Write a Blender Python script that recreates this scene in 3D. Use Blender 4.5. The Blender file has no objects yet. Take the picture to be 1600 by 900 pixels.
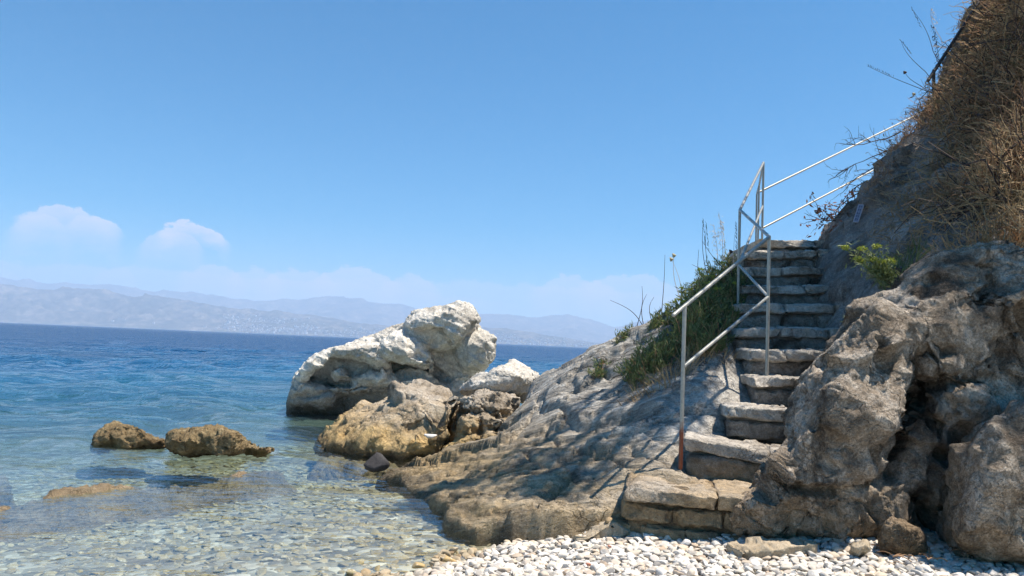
import bpy, bmesh, math, random
import numpy as np
from mathutils import Vector
rng = np.random.default_rng(7); random.seed(7)
sc = bpy.context.scene; COL = sc.collection
R = math.radians
# ------------------------------------------------------------------ camera
F = 1200.0; H = 1.25; PITCH = R(4.17); ROLL = R(2.46)
CAM = np.array([0, 0, H])
FW = np.array([0, math.cos(PITCH), math.sin(PITCH)]); UP0 = np.array([0, -math.sin(PITCH), math.cos(PITCH)]); RT0 = np.array([1.0, 0, 0])
RT = math.cos(ROLL)*RT0 + math.sin(ROLL)*UP0
UP = -math.sin(ROLL)*RT0 + math.cos(ROLL)*UP0
def P(px, py, d):
    r = FW + (px-800)/F*RT + (450-py)/F*UP
    return CAM + r*(d/r[1])
def proj(p):
    v = np.asarray(p) - CAM
    z = v @ FW
    return 800 + F*(v @ RT)/z, 450 - F*(v @ UP)/z
def Pz(px, py, z):
    r = FW + (px-800)/F*RT + (450-py)/F*UP
    return CAM + r*((z-H)/r[2])
cd = bpy.data.cameras.new('camera'); cam = bpy.data.objects.new('camera', cd); COL.objects.link(cam)
from mathutils import Matrix
M = Matrix.Identity(4)
for i in range(3):
    M[i][0] = RT[i]; M[i][1] = UP[i]; M[i][2] = -FW[i]; M[i][3] = CAM[i]
cam.matrix_world = M
cd.sensor_width = 36; cd.lens = 36*F/1600; cd.clip_end = 60000; cd.clip_start = 0.05
sc.camera = cam
# ------------------------------------------------------------------ light
SUN = np.array([.38, -.02, .92]); SUN /= np.linalg.norm(SUN)
SKY_STRENGTH = .066; EXPOSURE = 0.82; SUN_E = 5.0
sd = bpy.data.lights.new('sun', 'SUN'); so = bpy.data.objects.new('sun', sd); COL.objects.link(so)
sd.energy = SUN_E; sd.angle = R(.53); sd.color = (1, .90, .76)
so.location = (20, 8, 40)
so.rotation_euler = Vector(SUN).to_track_quat('Z', 'Y').to_euler()
sc.view_settings.view_transform = 'Standard'; sc.view_settings.look = 'None'; sc.view_settings.exposure = EXPOSURE; sc.view_settings.gamma = 1
sc.view_settings.use_curve_mapping = False
sc.cycles.use_denoising = True; sc.cycles.denoising_prefilter = 'FAST'; sc.cycles.use_adaptive_sampling = False; sc.cycles.sample_clamp_direct = 2.5
sc.cycles.max_bounces = 6; sc.cycles.diffuse_bounces = 3; sc.cycles.glossy_bounces = 2; sc.cycles.transparent_max_bounces = 8; sc.cycles.volume_bounces = 1
sc.cycles.sample_clamp_indirect = 4
# ------------------------------------------------------------------ noise
_T = np.random.default_rng(11).random((6, 64, 64, 64)).astype(np.float32)
def vnoise(p, ch=0):
    p = np.asarray(p, np.float32); i = np.floor(p).astype(np.int64); f = (p-i).astype(np.float32)
    f = f*f*f*(f*(f*6-15)+10); i0 = i & 63; i1 = (i+1) & 63; T = _T[ch]
    x0, y0, z0 = i0.T; x1, y1, z1 = i1.T; fx, fy, fz = f.T
    def L(a, b, t): return a+(b-a)*t
    return L(L(L(T[x0, y0, z0], T[x1, y0, z0], fx), L(T[x0, y1, z0], T[x1, y1, z0], fx), fy),
             L(L(T[x0, y0, z1], T[x1, y0, z1], fx), L(T[x0, y1, z1], T[x1, y1, z1], fx), fy), fz)*2-1
def fbm(p, o=4, ch=0, g=.5, lac=2.03):
    s = 0; a = 1; q = np.asarray(p, np.float32)
    for k in range(o):
        s = s+a*vnoise(q+k*17.3, (ch+k) % 6); a *= g; q = q*lac
    return s
def cell(p, seed=0):
    p = np.asarray(p, np.float32)+seed*9.7; i = np.floor(p).astype(np.int64)
    b1 = np.full(len(p), 9e9, np.float32); b2 = b1.copy(); vec = np.zeros_like(p); gid = np.zeros((len(p), 4), np.float32)
    for dx in (-1, 0, 1):
        for dy in (-1, 0, 1):
            for dz in (-1, 0, 1):
                c = i+np.array([dx, dy, dz]); m = c & 63
                j = np.stack([_T[k][m[:, 0], m[:, 1], m[:, 2]] for k in range(3)], 1)
                v = p-(c+j); d = (v*v).sum(1)
                n1 = d < b1
                b2 = np.where(n1, b1, np.minimum(b2, d)); b1 = np.where(n1, d, b1)
                vec[n1] = v[n1]
                mm = m[n1]
                gid[n1] = np.stack([_T[k][mm[:, 0], mm[:, 1], mm[:, 2]] for k in (3, 4, 5, 0)], 1)
    return np.sqrt(b1), np.sqrt(b2), vec, gid
def facet(p, seed=0, k=.9):
    f1, f2, v, g = cell(p, seed)
    return ((g[:, :3]*2-1)*v).sum(1)*k+(g[:, 3]-.5)*.5, f2-f1
def sstep(a, b, x):
    t = np.clip((x-a)/(b-a), 0, 1); return t*t*(3-2*t)
# ------------------------------------------------------------------ object helpers
def meta(o, label=None, cat=None, group=None, kind=None):
    for k, v in (('label', label), ('category', cat), ('group', group), ('kind', kind)):
        if v: o[k] = v
    return o
def empty(name, loc, label, cat, group=None):
    o = bpy.data.objects.new(name, None); o.location = Vector([float(a) for a in loc]); o.empty_display_size = .1
    COL.objects.link(o); return meta(o, label, cat, group)
def wloc(o):
    v = np.zeros(3)
    while o is not None:
        v = v+np.array(o.location); o = o.parent
    return v
def newmesh(name, V, Fc, smooth=True):
    me = bpy.data.meshes.new(name); V = np.ascontiguousarray(V, np.float32)
    me.vertices.add(len(V)); me.vertices.foreach_set('co', V.ravel())
    if isinstance(Fc, np.ndarray): Fc = [Fc]
    n = sum(f.size for f in Fc); k = sum(len(f) for f in Fc)
    me.loops.add(n); me.polygons.add(k)
    me.loops.foreach_set('vertex_index', np.concatenate([f.ravel() for f in Fc]).astype(np.int32))
    st = np.cumsum(np.concatenate([[0]]+[np.full(len(f), f.shape[1]) for f in Fc]))[:-1]
    me.polygons.foreach_set('loop_start', st.astype(np.int32))
    me.update(calc_edges=True)
    me.polygons.foreach_set('use_smooth', np.full(k, smooth))
    return me
def link(name, me, mat, parent=None, loc=None, **kw):
    o = bpy.data.objects.new(name, me); COL.objects.link(o)
    if mat is not None: me.materials.append(mat)
    if parent is not None: o.parent = parent
    if loc is not None: o.location = Vector([float(a) for a in loc])
    return meta(o, **kw)
def mk(name, V, Fc, mat, parent=None, smooth=True, base=None, **kw):
    """V in world coordinates; the origin goes to the thing's base"""
    V = np.asarray(V, float)
    if parent is not None: off = wloc(parent); loc = None
    else:
        off = np.array(base) if base is not None else np.array([*(V[:, :2].min(0)+V[:, :2].max(0))/2, V[:, 2].min()]); loc = off
    return link(name, newmesh(name, V-off, Fc, smooth), mat, parent, loc, **kw)
def normals(V, Fc):
    me = newmesh('tmp', V, Fc); n = np.zeros(len(V)*3, np.float32)
    me.vertex_normals.foreach_get('vector', n); bpy.data.meshes.remove(me); return n.reshape(-1, 3)
def gridfaces(nu, nv):
    a = np.arange(nu*nv).reshape(nu, nv)
    return np.stack([a[:-1, :-1], a[1:, :-1], a[1:, 1:], a[:-1, 1:]], -1).reshape(-1, 4)
def hulls(pieces):
    Vs = []; Fs = []; off = 0
    for pts in pieces:
        bm = bmesh.new()
        for p in pts: bm.verts.new(p)
        r = bmesh.ops.convex_hull(bm, input=bm.verts)
        dead = [v for v in bm.verts if not v.link_faces]
        for v in dead: bm.verts.remove(v)
        bmesh.ops.triangulate(bm, faces=bm.faces); bmesh.ops.recalc_face_normals(bm, faces=bm.faces)
        bm.verts.index_update()
        Vs.append(np.array([v.co[:] for v in bm.verts])); Fs.append(np.array([[v.index for v in f.verts] for f in bm.faces])+off); off += len(bm.verts); bm.free()
    return np.concatenate(Vs), np.concatenate(Fs)
def remesh(V, Fc, voxel):
    me = newmesh('tmp', V, Fc); o = bpy.data.objects.new('tmp', me); COL.objects.link(o)
    m = o.modifiers.new('r', 'REMESH'); m.mode = 'VOXEL'; m.voxel_size = voxel; m.adaptivity = 0
    dg = bpy.context.evaluated_depsgraph_get(); e = o.evaluated_get(dg).to_mesh()
    v = np.zeros(len(e.vertices)*3, np.float32); e.vertices.foreach_get('co', v)
    q = np.array([p.vertices[:] for p in e.polygons if len(p.vertices) == 4], np.int64)
    o.to_mesh_clear(); bpy.data.objects.remove(o); bpy.data.meshes.remove(me)
    return v.reshape(-1, 3), q
def piece(poly, d, t1=.3, t2=.4, s1=.6, s2=.8, sh=(0, 0), jit=.03, dv=None):
    """a boulder lump: its widest ring at distance d, bulging t1 towards and t2 away from the viewer"""
    poly = np.array(poly, float); c = poly.mean(0); pts = []
    dv = np.zeros(len(poly)) if dv is None else np.array(dv, float)
    for off, s in ((-t1, s1), (-t1*.62, s1*.35+.65), (0, 1), (t2*.6, s2*.35+.65), (t2, s2)):
        for (x, y), e in zip(poly, dv):
            q = c+(np.array([x, y])-c)*s
            if off < 0: q = q+np.array(sh)*(-off/t1)
            p = P(q[0], q[1], d+e+off)
            pts.append(p+(rng.random(3)-.5)*jit*2*(0.25 if off == 0 else 1))
    return pts
def smooth_iter(V, Fc, n):
    for _ in range(n):
        s = np.zeros_like(V); c = np.zeros(len(V))
        for k in range(4):
            a = Fc[:, k]; b = Fc[:, (k+1) % 4]
            np.add.at(s, a, V[b]); np.add.at(s, b, V[a]); np.add.at(c, a, 1); np.add.at(c, b, 1)
        V = V*.4+s/c[:, None]*.6
    return V
from mathutils.kdtree import KDTree
def chisel(V, Fc, size, k, seed, metric=None, step=.035, tilt=.12, warp=.30):
    """flatten the surface into broken planes with uneven outlines"""
    n = normals(V, Fc); Vm = V if metric is None else metric(V); e1 = Vm[Fc[:, 2]]-Vm[Fc[:, 0]]; e2 = Vm[Fc[:, 3]]-Vm[Fc[:, 1]]
    area = .5*np.linalg.norm(np.cross(e1, e2), axis=1).sum(); N = max(6, int(area/size**2)); rs = np.random.default_rng(seed+100)
    W = Vm+np.stack([fbm(Vm/size*1.2+seed*1.7, 4, c) for c in range(3)], 1)*size*warp; sd = rs.choice(len(V), N, replace=False)
    kd = KDTree(N)
    for i, q in enumerate(W[sd].tolist()): kd.insert(q, i)
    kd.balance(); f = kd.find; ids = np.fromiter((f(q)[1] for q in W.tolist()), np.int64, len(V))
    cnt = np.bincount(ids, minlength=N)[:, None]+1e-9; mp = np.stack([np.bincount(ids, V[:, c], N) for c in range(3)], 1)/cnt
    mn = np.stack([np.bincount(ids, n[:, c], N) for c in range(3)], 1)/cnt; mn = mn/(np.linalg.norm(mn, axis=1, keepdims=True)+1e-9)+rs.normal(0, tilt, (N, 3)); mn /= np.linalg.norm(mn, axis=1, keepdims=True)
    d = ((mp[ids]-V)*mn[ids]).sum(1)
    return V+mn[ids]*(np.clip(d, -size*.4, size*.4)*k+rs.normal(0, step, N)[ids]*size)[:, None]
def rockify(V, Fc, amp=.05, size=.35, seed=0, strata=None, rough=.3, crack=.5, pits=0, smooth=1, flat=.9, carve=(), fine=.7, warp=.30, tilt=.14):
    V = smooth_iter(V.astype(float), Fc, smooth)
    n = normals(V, Fc); V = V+n*(amp*.9*fbm(V/size*.55+seed*3.1, 2, 2))[:, None]
    V = chisel(V, Fc, size, flat, seed, None, .045, tilt, warp)
    for line, wd, dp in carve:      # hollows and crevices worn into the weather side
        n = normals(V, Fc); v = V-CAM; z = v @ FW; uv = np.stack([800+F*(v @ RT)/z, 450-F*(v @ UP)/z], 1)+np.stack([fbm(V/size*1.5+seed, 4, c) for c in (1, 2)], 1)*wd*.45
        dl, _, u = polyline_dist(uv, np.array(line, float)); fr = sstep(-.25, .3, -(n*v).sum(1)/np.linalg.norm(v, axis=1))
        V = V-(np.array([0, -1, 0])*.5+n*.5)*(dp*fr*sstep(1, .55, dl/wd)*sstep(0, .1, u)*sstep(1, .9, u))[:, None]
    V = chisel(V, Fc, size*.45, flat*.85, seed+7, tilt=.16, warp=warp); V = smooth_iter(V, Fc, 1)
    n = normals(V, Fc); w = np.stack([fbm(V/size*.8+seed, 3, k) for k in range(3)], 1)*size*.35
    h, e = facet((V+w)/size*.8, seed); d = -amp*crack*np.exp(-(e/.035)**2)*sstep(-.2, .3, fbm(V/size*.5, 2, 3))
    if strata is not None:
        nv, per, a, wp = strata
        s = (V @ np.array(nv, float))/per+fbm(V/size*.35+seed, 2, 1)*wp; fr = s-np.floor(s)
        hsh = vnoise(np.stack([np.floor(s)*1.37, np.zeros(len(s)), np.zeros(len(s))], 1)+.5, 4)
        d += (a*(np.where(fr < .82, fr/.82, (1-fr)/.18)-.5)+a*.9*hsh)*sstep(-.5, .2, fbm(V/size*.6+5, 2, 3))
    V = V+n*d[:, None]; V = chisel(V, Fc, size*.19, flat*fine, seed+11, tilt=.2*fine/.7, step=.06*fine/.7, warp=warp)
    n = normals(V, Fc); d = amp*rough*(.30-np.abs(fbm(V/size*4+seed, 4, 3, .55)))*.7+amp*rough*.25*fbm(V/size*16, 3, 1)
    if pits:
        for sc_, am in ((1, .75), (.45, .6)):
            f1, f2, _, g = cell(V/(pits*sc_), seed+1); d -= np.clip(.48-f1, 0, 1)*pits*sc_*am*(g[:, 0] > .45)
    return V+n*d[:, None]
def rock(name, pieces, voxel, mat, parent=None, kw=None, **rk):
    V, Fc = remesh(*hulls(pieces), voxel); V = rockify(V, Fc, **rk)
    return mk(name, V, Fc, mat, parent, **(kw or {}))
def tubes(paths, rad, sides=3):
    """paths N,K,3 ; rad N,K -> one mesh of thin tapered tubes"""
    paths = np.asarray(paths, float); N, K, _ = paths.shape; rad = np.broadcast_to(rad, (N, K))
    t = np.gradient(paths, axis=1); t /= np.linalg.norm(t, axis=2, keepdims=True)+1e-9
    ref = np.where(np.abs(t[..., 2:3]) > .9, np.array([1.0, 0, 0]), np.array([0, 0, 1.0]))
    a = np.cross(t, ref); a /= np.linalg.norm(a, axis=2, keepdims=True)+1e-9; b = np.cross(t, a)
    an = np.arange(sides)*2*np.pi/sides
    V = paths[:, :, None]+rad[:, :, None, None]*(np.cos(an)[:, None]*a[:, :, None]+np.sin(an)[:, None]*b[:, :, None])
    base = np.arange(N*K*sides).reshape(N, K, sides); nx = np.roll(base, -1, 2)
    Fc = np.stack([base[:, :-1], nx[:, :-1], nx[:, 1:], base[:, 1:]], -1).reshape(-1, 4)
    return V.reshape(-1, 3), Fc
def leaves(c, dr, nr, ln, wd):
    """bent leaf blades: two quads each"""
    N = len(c); dr = dr/np.linalg.norm(dr, axis=1, keepdims=True); s = np.cross(dr, nr); s /= np.linalg.norm(s, axis=1, keepdims=True)+1e-9; up = np.cross(s, dr)
    ln = np.broadcast_to(ln, N)[:, None]; wd = np.broadcast_to(wd, N)[:, None]
    v = np.stack([c-s*wd*.25, c+s*wd*.25, c+dr*ln*.5+s*wd*.5+up*ln*.05, c+dr*ln*.5-s*wd*.5+up*ln*.05, c+dr*ln+s*wd*.06-up*ln*.06, c+dr*ln-s*wd*.06-up*ln*.06], 1)
    b = np.arange(N)[:, None]*6
    return v.reshape(-1, 3), np.concatenate([b+np.array([[0, 1, 2, 3]]), b+np.array([[3, 2, 4, 5]])])
def merge(*vf):
    V = []; Fs = []; o = 0
    for v, f in vf: V.append(v); Fs.append(f+o); o += len(v)
    return np.concatenate(V), np.concatenate(Fs)
def rvec(n): v = rng.normal(size=(n, 3)); return v/np.linalg.norm(v, axis=1, keepdims=True)
def tps(pts, vals, reg=1e-4):
    pts = np.array(pts, float); n = len(pts)
    def U(r2): return np.where(r2 > 1e-12, r2*np.log(r2+1e-12), 0)
    A = np.zeros((n+3, n+3)); r2 = ((pts[:, None]-pts[None])**2).sum(2)
    A[:n, :n] = U(r2)+reg*np.eye(n); A[:n, n] = 1; A[:n, n+1:] = pts; A[n, :n] = 1; A[n+1:, :n] = pts.T
    w = np.linalg.solve(A, np.concatenate([vals, np.zeros(3)]))
    def f(x, y):
        q = np.stack([np.ravel(x), np.ravel(y)], 1); out = np.zeros(len(q))
        for s in range(0, len(q), 40000):
            qq = q[s:s+40000]; r = ((qq[:, None]-pts[None])**2).sum(2)
            out[s:s+40000] = U(r) @ w[:n]+w[n]+qq @ w[n+1:]
        return out.reshape(np.shape(x))
    return f
def hit(px, py, zf, d0=3, d1=14):
    ds = np.linspace(d0, d1, 1200); q = np.array([P(px, py, d) for d in ds]); below = q[:, 2] < zf(q[:, 0], q[:, 1])
    return q[np.argmax(below)] if below.any() else q[-1]
def sdpoly(pts, poly):
    poly = np.array(poly); n = len(poly); d = np.full(len(pts), 9e9); ins = np.zeros(len(pts), bool)
    for i in range(n):
        a = poly[i]; b = poly[(i+1) % n]; e = b-a; w = pts-a; t = np.clip((w @ e)/(e @ e), 0, 1)
        d = np.minimum(d, ((w-t[:, None]*e)**2).sum(1))
        c = (a[1] > pts[:, 1]) != (b[1] > pts[:, 1])
        ins ^= c & (pts[:, 0] < (b[0]-a[0])*(pts[:, 1]-a[1])/(b[1]-a[1]+1e-12)+a[0])
    return np.sqrt(d)*np.where(ins, 1, -1)
def polyline_dist(pts, line):
    d = np.full(len(pts), 9e9); side = np.zeros(len(pts)); u = np.zeros(len(pts)); n = len(line)-1
    for i in range(n):
        a = line[i]; b = line[i+1]; e = b-a; w = pts-a; t = np.clip((w @ e)/(e @ e), 0, 1)
        dd = np.sqrt(((w-t[:, None]*e)**2).sum(1)); m = dd < d
        d = np.where(m, dd, d); side = np.where(m, np.sign(e[0]*w[:, 1]-e[1]*w[:, 0]), side); u = np.where(m, (i+t)/n, u)
    return d, side, u
# ------------------------------------------------------------------ materials
class NT:
    def __init__(s, name):
        s.m = bpy.data.materials.new(name); s.m.use_nodes = True; s.t = s.m.node_tree; s.t.nodes.clear(); s.out = s.t.nodes.new('ShaderNodeOutputMaterial')
    def n(s, typ, ins=None, **pr):
        nd = s.t.nodes.new('ShaderNode'+typ)
        for k, v in pr.items(): setattr(nd, k, v)
        for k, v in (ins or {}).items():
            sk = nd.inputs[k]
            if isinstance(v, bpy.types.NodeSocket): s.t.links.new(v, sk)
            else: sk.default_value = v
        return nd
    def math(s, op, a, b=0.0, c=False): return s.n('Math', {0: a, 1: b}, operation=op, use_clamp=c).outputs[0]
    def mix(s, f, a, b, bt='MIX'):
        def c(v): return (*v, 1) if isinstance(v, tuple) and len(v) == 3 else v
        return s.n('MixRGB', {0: f, 1: c(a), 2: c(b)}, blend_type=bt).outputs[0]
    def noise(s, vec, scale, det=4, ro=.6, dist=0): return s.n('TexNoise', {'Vector': vec, 'Scale': scale, 'Detail': det, 'Roughness': ro, 'Distortion': dist}).outputs[0]
    def rng(s, v, a, b, c=0.0, d=1.0, smooth=False): return s.n('MapRange', {0: v, 1: a, 2: b, 3: c, 4: d}, interpolation_type='SMOOTHSTEP' if smooth else 'LINEAR').outputs[0]
    def ramp(s, v, stops):
        nd = s.n('ValToRGB', {0: v}); e = nd.color_ramp.elements
        while len(e) < len(stops): e.new(.5)
        for x, (p, c) in zip(e, stops): x.position = p; x.color = (*c, 1)
        return nd.outputs[0]
    def pos(s): return s.n('NewGeometry').outputs['Position']
    def axes(s, vec, ax, sc_):
        """anisotropic coordinates along three axes"""
        o = []
        for a, k in zip(ax, sc_):
            d = s.n('VectorMath', {0: vec, 1: tuple(a)}, operation='DOT_PRODUCT').outputs['Value']; o.append(s.math('MULTIPLY', d, k))
        return s.n('CombineXYZ', {0: o[0], 1: o[1], 2: o[2]}).outputs[0]
    def surf(s, col, rough=.9, bump=None, bs=.5, bd=.02, spec=.25, metal=0.0):
        p = s.n('BsdfPrincipled', {'Base Color': col if not isinstance(col, tuple) else (*col, 1), 'Roughness': rough, 'Specular IOR Level': spec, 'Metallic': metal})
        if bump is not None: s.t.links.new(s.n('Bump', {'Strength': bs, 'Distance': bd, 'Height': bump}).outputs[0], p.inputs['Normal'])
        s.t.links.new(p.outputs[0], s.out.inputs[0]); return s.m
def frame(v):
    v = np.array(v, float); v /= np.linalg.norm(v); a = np.cross(v, [0, 0, 1]); a /= np.linalg.norm(a); return v, a, np.cross(a, v)
def rock_mat(name, dark, mid, light, ochre=None, zs=(.1, .6), wet=(.0, .1), scale=1.0, bs=.7, bd=.025, streak=None, vein=.5, patch=None, wetcol=(.045, .036, .024), och_amt=.9, cont=1.0):
    t = NT(name); p = t.pos(); q = p
    if streak is not None: q = t.axes(p, frame(streak[0]), (streak[1], 1, 1.3))
    n1 = t.noise(q, 1.4*scale, 6, .62, .3); n2 = t.noise(q, 8*scale, 6, .68, .4); n3 = t.noise(q, 42*scale, 4, .7)
    f = t.math('ADD', t.math('MULTIPLY', n1, .42), t.math('ADD', t.math('MULTIPLY', n2, .38), t.math('MULTIPLY', n3, .26)))
    c = t.ramp(f, [(.52-.15*cont, dark), (.52, mid), (.52+.12*cont, light)])
    if patch is not None:
        c = t.mix(t.rng(t.noise(p, patch[1], 5, .65, .6), patch[2], patch[2]+.12), c, patch[0])
    wv = t.n('VectorMath', {0: q, 1: t.n('VectorMath', {0: t.n('TexNoise', {'Vector': q, 'Scale': 3*scale, 'Detail': 4}).outputs[1], 'Scale': .5/scale}, operation='SCALE').outputs[0]}, operation='ADD').outputs[0]
    vo = t.n('TexVoronoi', {'Vector': wv, 'Scale': 2.6*scale}, feature='DISTANCE_TO_EDGE').outputs['Distance']
    rl = t.math('ABSOLUTE', t.math('SUBTRACT', t.noise(q, 2.3*scale, 7, .6, .5), .5)); mk_ = t.rng(t.noise(q, .9*scale, 3, .5), .42, .6)
    ck = t.math('SUBTRACT', 1, t.math('MULTIPLY', mk_, t.math('SUBTRACT', 1, t.math('MULTIPLY', t.rng(vo, 0, .018), t.rng(rl, 0, .012, .4, 1)))))
    c = t.mix(t.math('MULTIPLY', t.math('SUBTRACT', 1, ck), vein), c, tuple(a*.35 for a in dark))
    if ochre is not None:
        z = t.math('ADD', t.n('SeparateXYZ', {0: p}).outputs[2], t.math('MULTIPLY', t.math('SUBTRACT', t.noise(p, 2.2, 5, .65), .5), .55))
        oc = t.mix(t.rng(t.math('ADD', t.math('MULTIPLY', n2, .5), t.math('MULTIPLY', t.noise(p, 3, 5, .65), .5)), .4, .62), tuple(a*.4 for a in ochre), tuple(min(1, a*1.7) for a in ochre))
        c = t.mix(t.math('MULTIPLY', t.rng(z, zs[1], zs[0]), och_amt), c, oc)
    z2 = t.math('ADD', t.n('SeparateXYZ', {0: p}).outputs[2], t.math('MULTIPLY', t.math('SUBTRACT', t.noise(p, 6, 4, .6), .5), .1))
    if wet is not None: c = t.mix(t.rng(z2, wet[1], wet[0], 0, .85), c, wetcol)
    chip = t.n('TexVoronoi', {'Vector': wv, 'Scale': 15*scale, 'Randomness': 1.0}, feature='F1').outputs['Distance']
    gr = t.noise(p, 75*scale, 5, .8); c = t.mix(t.rng(gr, .50, .66, 0, .55), c, tuple(a*.55 for a in dark)); c = t.mix(t.rng(gr, .46, .34, 0, .35), c, light)
    pd = t.n('TexVoronoi', {'Vector': wv, 'Scale': 38*scale}, feature='F1').outputs['Distance']; pit = t.math('MULTIPLY', t.rng(pd, .26, .12), t.rng(n2, .45, .6))
    c = t.mix(t.math('MULTIPLY', pit, .7), c, tuple(a*.35 for a in dark)); chip = t.math('SUBTRACT', chip, pit)
    b = t.math('ADD', t.math('MULTIPLY', chip, .35), t.math('MULTIPLY', n2, .9))
    b = t.math('ADD', t.math('MULTIPLY', b, 1.0), t.math('ADD', t.math('MULTIPLY', n3, .45), t.math('MULTIPLY', ck, .5)))
    b = t.math('ADD', b, t.math('MULTIPLY', t.noise(p, 110*scale, 4, .75), .22))
    return t.surf(c, .92, b, bs, bd, .2)
def leaf_mat(name, cols, rough=.6, trans=.25):
    t = NT(name); g = t.n('NewGeometry'); oi = t.n('ObjectInfo')
    c = t.ramp(t.math('FRACT', t.math('ADD', g.outputs['Random Per Island'], oi.outputs['Random'])), [(i/(len(cols)-1), k) for i, k in enumerate(cols)])
    d = t.n('BsdfPrincipled', {'Base Color': c, 'Roughness': rough, 'Specular IOR Level': .3}); tr = t.n('BsdfTranslucent', {'Color': c})
    t.t.links.new(t.n('MixShader', {0: trans, 1: d.outputs[0], 2: tr.outputs[0]}).outputs[0], t.out.inputs[0]); return t.m
# ------------------------------------------------------------------ sky
w = bpy.data.worlds.new('World'); sc.world = w; w.use_nodes = True; t = NT.__new__(NT); t.t = w.node_tree; t.t.nodes.clear()
wo = t.n('OutputWorld'); gen = t.n('TexCoord').outputs['Generated']
sky = t.n('TexSky', sky_type='NISHITA', sun_disc=False, sun_elevation=math.asin(SUN[2]), sun_rotation=math.atan2(SUN[0], SUN[1]), air_density=1.0, dust_density=.3, ozone_density=2.0, altitude=0)
sx = t.n('SeparateXYZ', {0: gen})
az = t.math('ARCTAN2', sx.outputs[0], sx.outputs[1]); el = t.math('ARCSINE', sx.outputs[2])
cv = t.n('CombineXYZ', {0: t.math('MULTIPLY', az, 1.0), 1: t.math('MULTIPLY', el, 1.7), 2: 0.0}).outputs[0]
cn = t.math('SUBTRACT', t.noise(cv, 44, 8, .66), .5); cn2 = t.math('SUBTRACT', t.noise(cv, 20, 4, .55), .5)
mask = None
def azel(px, py):
    v = P(px, py, 1000)-CAM; return math.atan2(v[0], v[1]), math.asin(v[2]/np.linalg.norm(v))
# banks of distant cumulus: centre px, top py, half width px, fade-down px, opacity
for cx, ty, hw, fd, op in ((108, 319, 60, 60, .7), (150, 332, 34, 60, .4), (62, 330, 34, 60, .4), (305, 348, 46, 34, .9), (270, 360, 42, 60, .5), (330, 424, 440, 90, .34), (760, 440, 420, 100, .34), (182, 412, 26, 60, .32), (335, 412, 46, 75, .55), (400, 416, 40, 70, .5), (470, 419, 60, 80, .55), (560, 418, 70, 85, .62), (640, 428, 46, 70, .5), (900, 432, 70, 90, .5), (985, 427, 80, 90, .5), (8, 422, 26, 60, .32), (600, 402, 9, 8, .12)):
    a0, e0 = azel(cx, ty); hw /= F; fd /= F
    u = t.math('DIVIDE', t.math('ABSOLUTE', t.math('SUBTRACT', t.math('ADD', az, t.math('MULTIPLY', cn2, .012)), a0)), hw)
    dome = t.math('MULTIPLY', t.math('POWER', t.math('MINIMUM', u, 1.5), 2.2), -.017)
    top = t.math('ADD', t.math('ADD', dome, e0), t.math('ADD', t.math('MULTIPLY', cn, .030), t.math('MULTIPLY', cn2, .022)))
    below = t.math('SUBTRACT', top, el)
    m = t.math('MULTIPLY', t.rng(below, 0.0, .0035, 0, 1, True), t.rng(below, 0, fd, 1, .0, False))
    m = t.math('MULTIPLY', m, t.rng(u, .72, 1.2, op, 0, True))
    mask = m if mask is None else t.math('SUBTRACT', t.math('ADD', mask, m), t.math('MULTIPLY', mask, m))
SKYCOL = t.mix(1.0, sky.outputs[0], (.57, .98, 1.16), 'MULTIPLY')
hsv = t.n('HueSaturation', {'Hue': .5, 'Saturation': 1.32, 'Value': 1.0, 'Fac': 1.0, 'Color': SKYCOL}).outputs[0]
cl = t.mix(mask, hsv, (8.6, 7.7, 8.0))
bg = t.n('Background', {0: cl, 1: SKY_STRENGTH}); t.t.links.new(bg.outputs[0], wo.inputs[0])
# ------------------------------------------------------------------ air
HAZE_TOP = 520.0
def box(x0, x1, y0, y1, z0, z1):
    V = np.array([[x, y, z] for x in (x0, x1) for y in (y0, y1) for z in (z0, z1)])
    return V, np.array([[0, 1, 3, 2], [4, 6, 7, 5], [0, 4, 5, 1], [2, 3, 7, 6], [0, 2, 6, 4], [1, 5, 7, 3]])
t = NT('haze_air'); pv = t.n('VolumePrincipled', {'Color': (.56, .74, 1.0, 1), 'Density': 2.4e-4, 'Anisotropy': 0.0}); t.t.links.new(pv.outputs[0], t.out.inputs[1])
mk('haze', *box(-7800, 7800, -300, 8300, -13, HAZE_TOP), t.m, smooth=False, kind='stuff')
# ------------------------------------------------------------------ ground: beach and sea bed
def shore(x, y): return -.815*(x+.38)+.58*(y-4.27)
def ground_z(x, y):
    s = shore(x, y); deep = -.07*np.clip(s, 0, 4)-.022*np.clip(s-4, 0, 10)-.10*np.maximum(s-14, 0); deep = np.maximum(deep, -11+2*np.exp(-np.maximum(s, 0)/60))
    land = .19*(1-np.exp(-.12*np.maximum(-s, 0)/.19))
    return np.where(s > 0, deep, land)
def polar(radii, a0, a1, na):
    th = np.linspace(R(a0), R(a1), na); rr, tt = np.meshgrid(radii, th, indexing='ij')
    return rr*np.sin(tt), rr*np.cos(tt)
rad = np.concatenate([[.05, .6, 1.2, 1.7], np.geomspace(2.0, 9, 300), np.geomspace(9.2, 80, 90), np.geomspace(90, 9000, 30)])
gx, gy = polar(rad, -180, 180, 720)
gz = ground_z(gx, gy); gp = np.stack([gx, gy, gz], -1).reshape(-1, 3)
def ground_full(x, y):
    x = np.atleast_1d(np.asarray(x, float)); y = np.atleast_1d(np.asarray(y, float)); q = np.stack([x, y, x*0], 1)
    return ground_z(x, y)+np.exp(-np.hypot(x, y)/14)*(.035*fbm(q*np.array([.9, .9, 0]), 4)+.012*vnoise(q*np.array([9, 9, 0]), 2))
gp[:, 2] = ground_full(gp[:, 0], gp[:, 1])
t = NT('seabed_cobble'); p = t.pos()
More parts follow.
